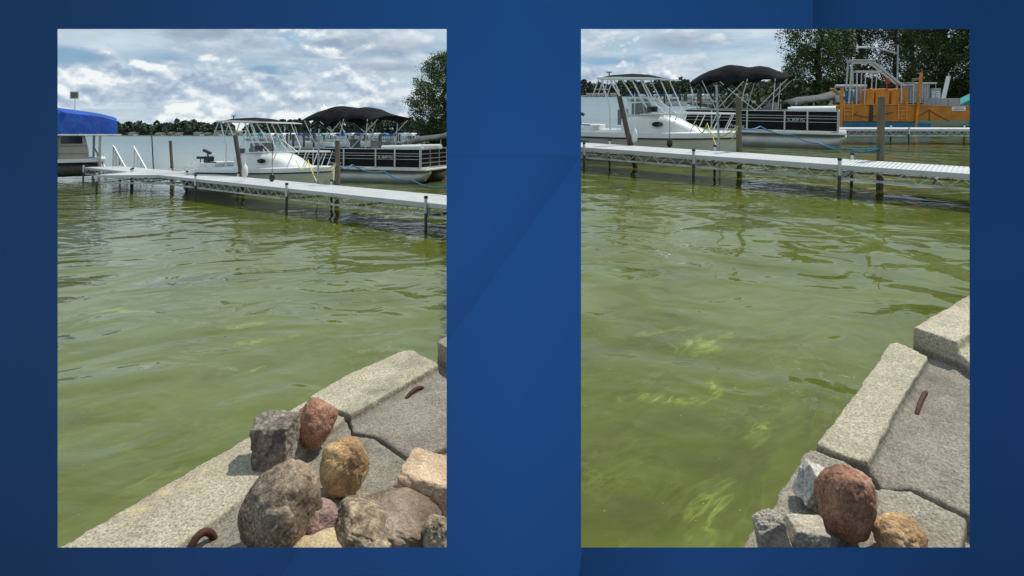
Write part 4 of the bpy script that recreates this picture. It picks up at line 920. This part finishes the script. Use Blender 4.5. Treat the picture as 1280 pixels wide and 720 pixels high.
# ------------------------------------------------------------------ far shore: land, tree line, houses, marina
for pl, x0, x1 in ((L, -1200, 0), (Q, 0, 1200)):
    g = MB(); n = 40; rings = []
    for k in range(n+1):
        x = x0+(x1-x0)*k/n; rings.append([Vector((x, 470, -.5)), Vector((x, 474, .5)), Vector((x, 500, 1.5)), Vector((x, 560, 3)), Vector((x, 1600, 5+3*math.sin(k)))])
    o = g.loft(rings, False).build('far_shore', mat('shore_grass', (.06, .09, .03), .9, col2=(.10, .10, .06), scale=.05)); tag(o, kind='structure'); pl.put(o, (0, 0, 0))
def treeline(pl, xa, xb, hfun, seed, label, y0=480, n=9000, s=2.2):
    rng = random.Random(seed); mb = MB(); vs = []; fs = []
    lobes = []
    x = xa
    while x < xb:
        lobes.append((x, y0+rng.uniform(0, 45), hfun(x)*rng.uniform(.72, 1.1), rng.uniform(2.5, 6))); x += rng.uniform(1.5, 3.5)
    for i in range(n):
        lx, ly, lh, lr = rng.choice(lobes); a = rng.uniform(0, 2*math.pi); z = rng.uniform(.0, 1)
        r = lr*math.sqrt(max(.03, 1-(max(0, z-.45)/.55)**2)); p = Vector((lx+r*math.cos(a)*rng.uniform(.7, 1), ly+r*math.sin(a)*rng.uniform(.7, 1), 1+lh*z))
        nn = Vector((rng.gauss(0, 1), rng.gauss(0, 1)-.6, rng.gauss(0, 1)+.5)).normalized(); t = nn.orthogonal().normalized(); b = nn.cross(t); ss = s*rng.uniform(.6, 1.2); k = len(vs)
        for du, dv_ in ((-1, -.6), (.9, -.8), (.4, .9), (-.7, .6)): vs.append(p+t*du*ss*.6+b*dv_*ss*.6)
        fs.append((k, k+1, k+2, k+3))
    mb.add(vs, fs); o = mb.build('tree_line', m_far, None, fix=False); tag(o, label, kind='stuff'); pl.put(o, (0, 0, 0)); return o
treeline(L, -440, 20, lambda x: 11+2.5*noise.noise(Vector((x*.03, 0, 0)))+4.0*max(0, min(1, (x+240)/110)), 1, 'dark wooded far shore across the lake, left opening', n=24000)
treeline(Q, 30, 420, lambda x: 13+2.5*noise.noise(Vector((x*.03, 5, 0))), 2, 'dark wooded far shore across the lake, right opening', n=20000)
def house(pl, x, y, w, h, label, m=m_house, z=1.):
    r = empty('house'); tag(r, label, 'house', 'small houses on the far shore')
    w *= .75; h *= .8
    MB().box((0, 0, h/2), (w, 7, h)).build('wall', m, r)
    MB().add([], []) ; rf = MB(); rf.add([(-w/2-.5, -4, h), (w/2+.5, -4, h), (w/2+.5, 4, h), (-w/2-.5, 4, h), (-w/2-.5, 0, h+1.3), (w/2+.5, 0, h+1.3)], [(0, 1, 5, 4), (2, 3, 4, 5), (0, 4, 3), (1, 2, 5), (0, 3, 2, 1)]); rf.build('roof', m_roof, r)
    for k in (-1, 0, 1): MB().box((k*w*.3, -3.52, h*.5), (w*.14, .08, h*.4)).build('window', m_glassd, r)
    pl.put(r, (x, y, z))
hl = 'small pale house under the trees on the far shore, left opening'
rng = random.Random(5)
for i, u in enumerate((143, 168, 201, 217, 226, 249, 262, 274, 292, 330)):
    q = L.aty(u, 168, 476); house(L, q.x, 474+i % 3, 4+1.5*(i % 3), 1.6+.5*(i % 2), hl, m_house if i % 3 else mat('tan_siding', (.35, .28, .2), .8), .4)
for i, u in enumerate((735, 741, 750, 757, 766)):
    q = Q.aty(u, 119, 476); house(Q, q.x, 474+i % 3, 4+1.5*(i % 3), 1.8, 'small pale house under the trees on the far shore, right opening', m_house, .4)
# covered slips of the marina
def slip(m):
    r = empty('slip_canopy')
    MB().prism([(-1.7, 2.6), (-1.7, 3.3), (-.9, 3.75), (.9, 3.75), (1.7, 3.3), (1.7, 2.6)], -3.2, 3.2, 'y').build('canopy', m, r)
    p = MB()
    for x in (-1.6, 1.6):
        for y in (-2.8, 2.8): p.box((x, y, .9), (.14, .14, 3.8))
    p.box((0, 0, .75), (2.4, 5.5, 1.0)); p.build('frame', m_alud, r); return r
protos = [slip(m_blucan), slip(m_whican), slip(m_tealcan), slip(m_whican), slip(m_blucan)]
used = set()
def slips(pl, u0, u1, n, y, word):
    rng = random.Random(n)
    for i in range(n):
        k = rng.choice((0, 0, 1, 1, 1, 3, 4, 2)) if i < n*.4 else rng.choice((0, 1, 1, 0, 3))
        p = protos[k]
        o = p if k not in used else copy_tree(p); used.add(k)
        col = {0: 'blue', 1: 'white', 2: 'teal', 3: 'white', 4: 'blue'}[k]
        tag(o, f'{col} canopy over a boat slip in the distant marina row, {word} opening', 'boat canopy', f'boat slips with {col} canopies in the distant marina, {word} opening')
        u = u0+(u1-u0)*i/(n-1); yy = y*(1.1-.2*i/n)+rng.uniform(-4, 4); q = pl.aty(u, 170, yy); pl.put(o, (q.x, q.y, rng.uniform(-.1, .1)), rz=R(-12), sc=(.56, .6, .56))
slips(L, 313, 556, 54, 150, 'left'); slips(Q, 788, 1046, 56, 150, 'right')
for k, p in enumerate(protos):
    if k not in used:
        for c in [c for c in scene.objects if c.parent == p]: bpy.data.objects.remove(c)
        bpy.data.objects.remove(p)
# marina walkway, piles and small white boats
def marina(pl, u0, u1, n, word, seed, vb):
    rng = random.Random(seed)
    a = pl.aty(u0, 170, 105); b = pl.aty(u1, 170, 88); o = MB(); o.bar((0, 0, .6), ((b-a).x, (b-a).y, .6), 1.3, .18)
    for k in range(30):
        t = k/29; o.box(((b-a).x*t, (b-a).y*t-.6, .1), (.22, .22, 1.6))
    o = o.build('walkway', m_alud); tag(o, f'long distant marina walkway on posts, {word} opening', 'dock'); pl.put(o, (a.x, a.y, 0))
    first = None
    for i in range(n):
        if first is None:
            m = MB().tube([(0, 0, -1), (0, 0, 2.0)], .16, 8); o = first = m.build('marina_piling', m_woodd, None)
        else: o = first.copy(); lnk(o)
        tag(o, f'short brown marina piling standing off the distant walkway, {word} opening', 'piling', f'distant marina pilings, {word} opening')
        y = rng.uniform(80, 150); q = pl.aty(u0+(u1-u0)*rng.random(), 170, y); pl.put(o, (q.x, q.y, rng.uniform(-.4, .5)))
    first = None
    for i in range(9):
        if first is None:
            r = empty('small_boat'); MB().loft([[Vector((x, -b_, .7)), Vector((x, -b_*.7, 0)), Vector((x, b_*.7, 0)), Vector((x, b_, .7))] for x, b_ in ((-2.6, 1.0), (1, 1.0), (2, .6), (2.9, .08))], True, True).build('hull', m_white, r)
            MB().box((-.2, 0, .95), (1.3, 1.2, .6)).build('cuddy', m_vinyl, r); first = o = r
        else: o = copy_tree(first)
        tag(o, f'small white boat moored in the distant marina, {word} opening', 'boat', f'small boats in the distant marina, {word} opening')
        y = rng.uniform(85, 150); q = pl.aty(u0+(u1-u0)*(i+.3)/9, 170, y); pl.put(o, (q.x, q.y, 0), rz=rng.uniform(-.6, .6))
marina(L, 345, 552, 34, 'left', 4, 175); marina(Q, 830, 1046, 34, 'right', 6, 125)

# ------------------------------------------------------------------ broadleaf trees
def make_tree(seed, H, Rr, nclump, leafm, base=.12, per=70, ls=.30):
    rng = random.Random(seed); root = empty('broadleaf_tree')
    tr = MB(); pts = [Vector((0, 0, -.3))]
    for k in range(1, 9): pts.append(Vector((rng.uniform(-.12, .12)*k*.6, rng.uniform(-.12, .12)*k*.6, H*.9*k/8)))
    tr.tube(pts, [.38*(1-.10*i)+.03 for i in range(9)], 9)
    limbs = []
    for k in range(26):
        t = rng.uniform(.14, .92); b = pts[0].lerp(pts[-1], t); a = rng.uniform(0, 2*math.pi); ln = Rr*(1-.65*t)*rng.uniform(.6, 1.0)
        e = b+Vector((math.cos(a)*ln, math.sin(a)*ln, ln*rng.uniform(.35, .9))); mid = b.lerp(e, .5)+Vector((0, 0, -.1*ln)); tr.tube([b, mid, e], [.11*(1-t*.6), .07*(1-t*.6), .02], 5); limbs.append((b, mid, e))
    tr.build('trunk', m_bark, root, smooth=50)
    vs = []; fs = []; clumps = []
    for k in range(nclump):
        z = rng.uniform(base, 1.0); env = Rr*(math.sin(math.pi*min(1, max(.02, (z-base*.6)/(1.06-base*.6)))**.72)**.65)
        a = rng.uniform(0, 2*math.pi); rr = env*(rng.random()**.42)*rng.uniform(.75, 1.08)
        clumps.append((Vector((rr*math.cos(a), rr*math.sin(a), z*H)), rng.uniform(.35, .95)))
    for c, cr in clumps:
        for _ in range(int(per*cr)):
            d = Vector((rng.gauss(0, 1), rng.gauss(0, 1), rng.gauss(0, .75))); d = d.normalized()*cr*rng.random()**.45; p = c+d
            nn = (d.normalized()*.7+Vector((rng.gauss(0, .6), rng.gauss(0, .6), rng.gauss(.4, .6)))).normalized(); t = nn.orthogonal().normalized()
            ang = rng.uniform(0, 6.28); t = Matrix.Rotation(ang, 3, nn) @ t; b = nn.cross(t); s = ls*rng.uniform(.5, 1.1); k = len(vs)
            vs += [p-t*s*.5, p+b*s*.28, p+t*s*.5, p-b*s*.28]; fs.append((k, k+1, k+2, k+3))
    mb = MB(); mb.add(vs, fs); mb.build('crown', leafm, root, fix=False); return root
t1 = make_tree(1, 11.5, 4.3, 560, m_leaf, per=95, ls=.24)
tag(t1, 'dense dark green tree at the right edge of the left opening', 'tree'); q = L.aty(556, 170, 66); L.put(t1, (q.x, q.y, .3), sc=(1, 1, .93))
tg = 'tall broadleaf trees behind the orange barge'
def putt(o, u, y, sc, rz, label, word=Q): tag(o, label, 'tree', tg); q = word.aty(u, 120, y); word.put(o, (q.x, q.y, .3), rz=rz, sc=sc)
putt(copy_tree(t1), 1022, 62, (.95, .95, 1.18), 1.1, 'full round tree at the left end of the tree row behind the bimini')
t2 = make_tree(9, 14, 3.9, 330, m_leaf2, base=.14, per=90, ls=.25)
putt(t2, 1072, 66, (1, 1, 1.05), .3, 'loose crowned dark tree behind the grey awning of the barge')
t3 = make_tree(17, 15, 4.0, 170, m_leaf2, base=.16, per=85, ls=.26)
putt(t3, 1118, 70, (1, 1, 1.05), .3, 'open crowned tree with sky showing through behind the street lamp')
putt(copy_tree(t2), 1140, 78, (1.1, 1.1, 1.1), 2.2, 'farther tree filling between the open crown and the right hand tree')
putt(copy_tree(t1), 1180, 58, (1.0, 1.0, 1.3), 4.2, 'leafy tree rising right of the street lamp')
putt(copy_tree(t2), 1222, 55, (1.1, 1.1, 1.1), 5.2, 'darkest tree at the right edge of the right opening')
# low shrubs and bank under the trees
def bank(pl, u0, u1, y, label, seed):
    rng = random.Random(seed); a = pl.aty(u0, 120, y); b = pl.aty(u1, 120, y+6)
    o = MB(); o.prism([(a.x-4, a.y-2), (b.x+60, b.y-6), (b.x+90, b.y+160), (a.x+30, a.y+160)], -.5, .5); o = o.build('bank', mat('bank_earth', (.07, .075, .04), .95, col2=(.05, .07, .025), scale=.6)); tag(o, kind='structure'); pl.put(o, (0, 0, 0))
    vs = []; fs = []
    for i in range(9000):
        p = Vector((rng.uniform(a.x-2, b.x+20), a.y+rng.uniform(2, 16)+3, .4+rng.random()**1.3*3.6)); p.z *= .6+.5*noise.noise(p*.35)
        nn = Vector((rng.gauss(0, 1), rng.gauss(-.5, 1), rng.gauss(.4, 1))).normalized(); t = nn.orthogonal().normalized(); bb = nn.cross(t); s = rng.uniform(.2, .45); k = len(vs)
        vs += [p-t*s, p+bb*s*.6, p+t*s, p-bb*s*.6]; fs.append((k, k+1, k+2, k+3))
    mb = MB(); mb.add(vs, fs); o = mb.build('undergrowth', m_leaf2, None, fix=False); tag(o, label, kind='stuff'); pl.put(o, (0, 0, 0))
bank(L, 540, 580, 60, 'dark undergrowth below the tree at the right edge, left opening', 3)
bank(Q, 1010, 1240, 50, 'dark undergrowth below the tree row, right opening', 4)
# low planted spit that parts the two coves, hidden straight behind the middle of the wall
rings = []
ys = [1.6, 3, 6, 10, 16, 25, 40, 65, 100, 160, 260, 470]
for y in ys:
    hw = max(.06, .035*y); zt_ = .036*y+.12
    rings.append([Vector((-hw*1.3, y, -.04*y-.8)), Vector((-hw, y, zt_)), Vector((hw, y, zt_)), Vector((hw*1.3, y, -.04*y-.8))])
tag(MB().loft(rings, True, True).build('spit', mat('bank_earth', (.07, .075, .04))), kind='structure')
rng = random.Random(77); vs = []; fs = []
for i in range(26000):
    y = 2.2*(460/2.2)**rng.random(); hw = max(.06, .045*y); h = min(.09*y, 8)*(.55+.6*noise.noise(Vector((y*.8/max(1, y*.05), 1, 0)))+.25)
    p = Vector((rng.uniform(-hw, hw), y+rng.uniform(-.03, .03)*y, .034*y+.1+max(.05, h)*rng.random()))
    nn = Vector((rng.gauss(0, 1), rng.gauss(0, 1), rng.gauss(.4, 1))).normalized(); t = nn.orthogonal().normalized(); bb = nn.cross(t); q = (.02+.011*y**.85)*rng.uniform(.6, 1.3); k = len(vs)
    vs += [p-t*q*.7, p+bb*q*.4, p+t*q*.7, p-bb*q*.4]; fs.append((k, k+1, k+2, k+3))
mb = MB(); mb.add(vs, fs); tag(mb.build('shrubs', m_leaf, None, fix=False), 'leafy shrubs along the spit between the two coves', kind='stuff')
scene.render.engine = 'CYCLES'
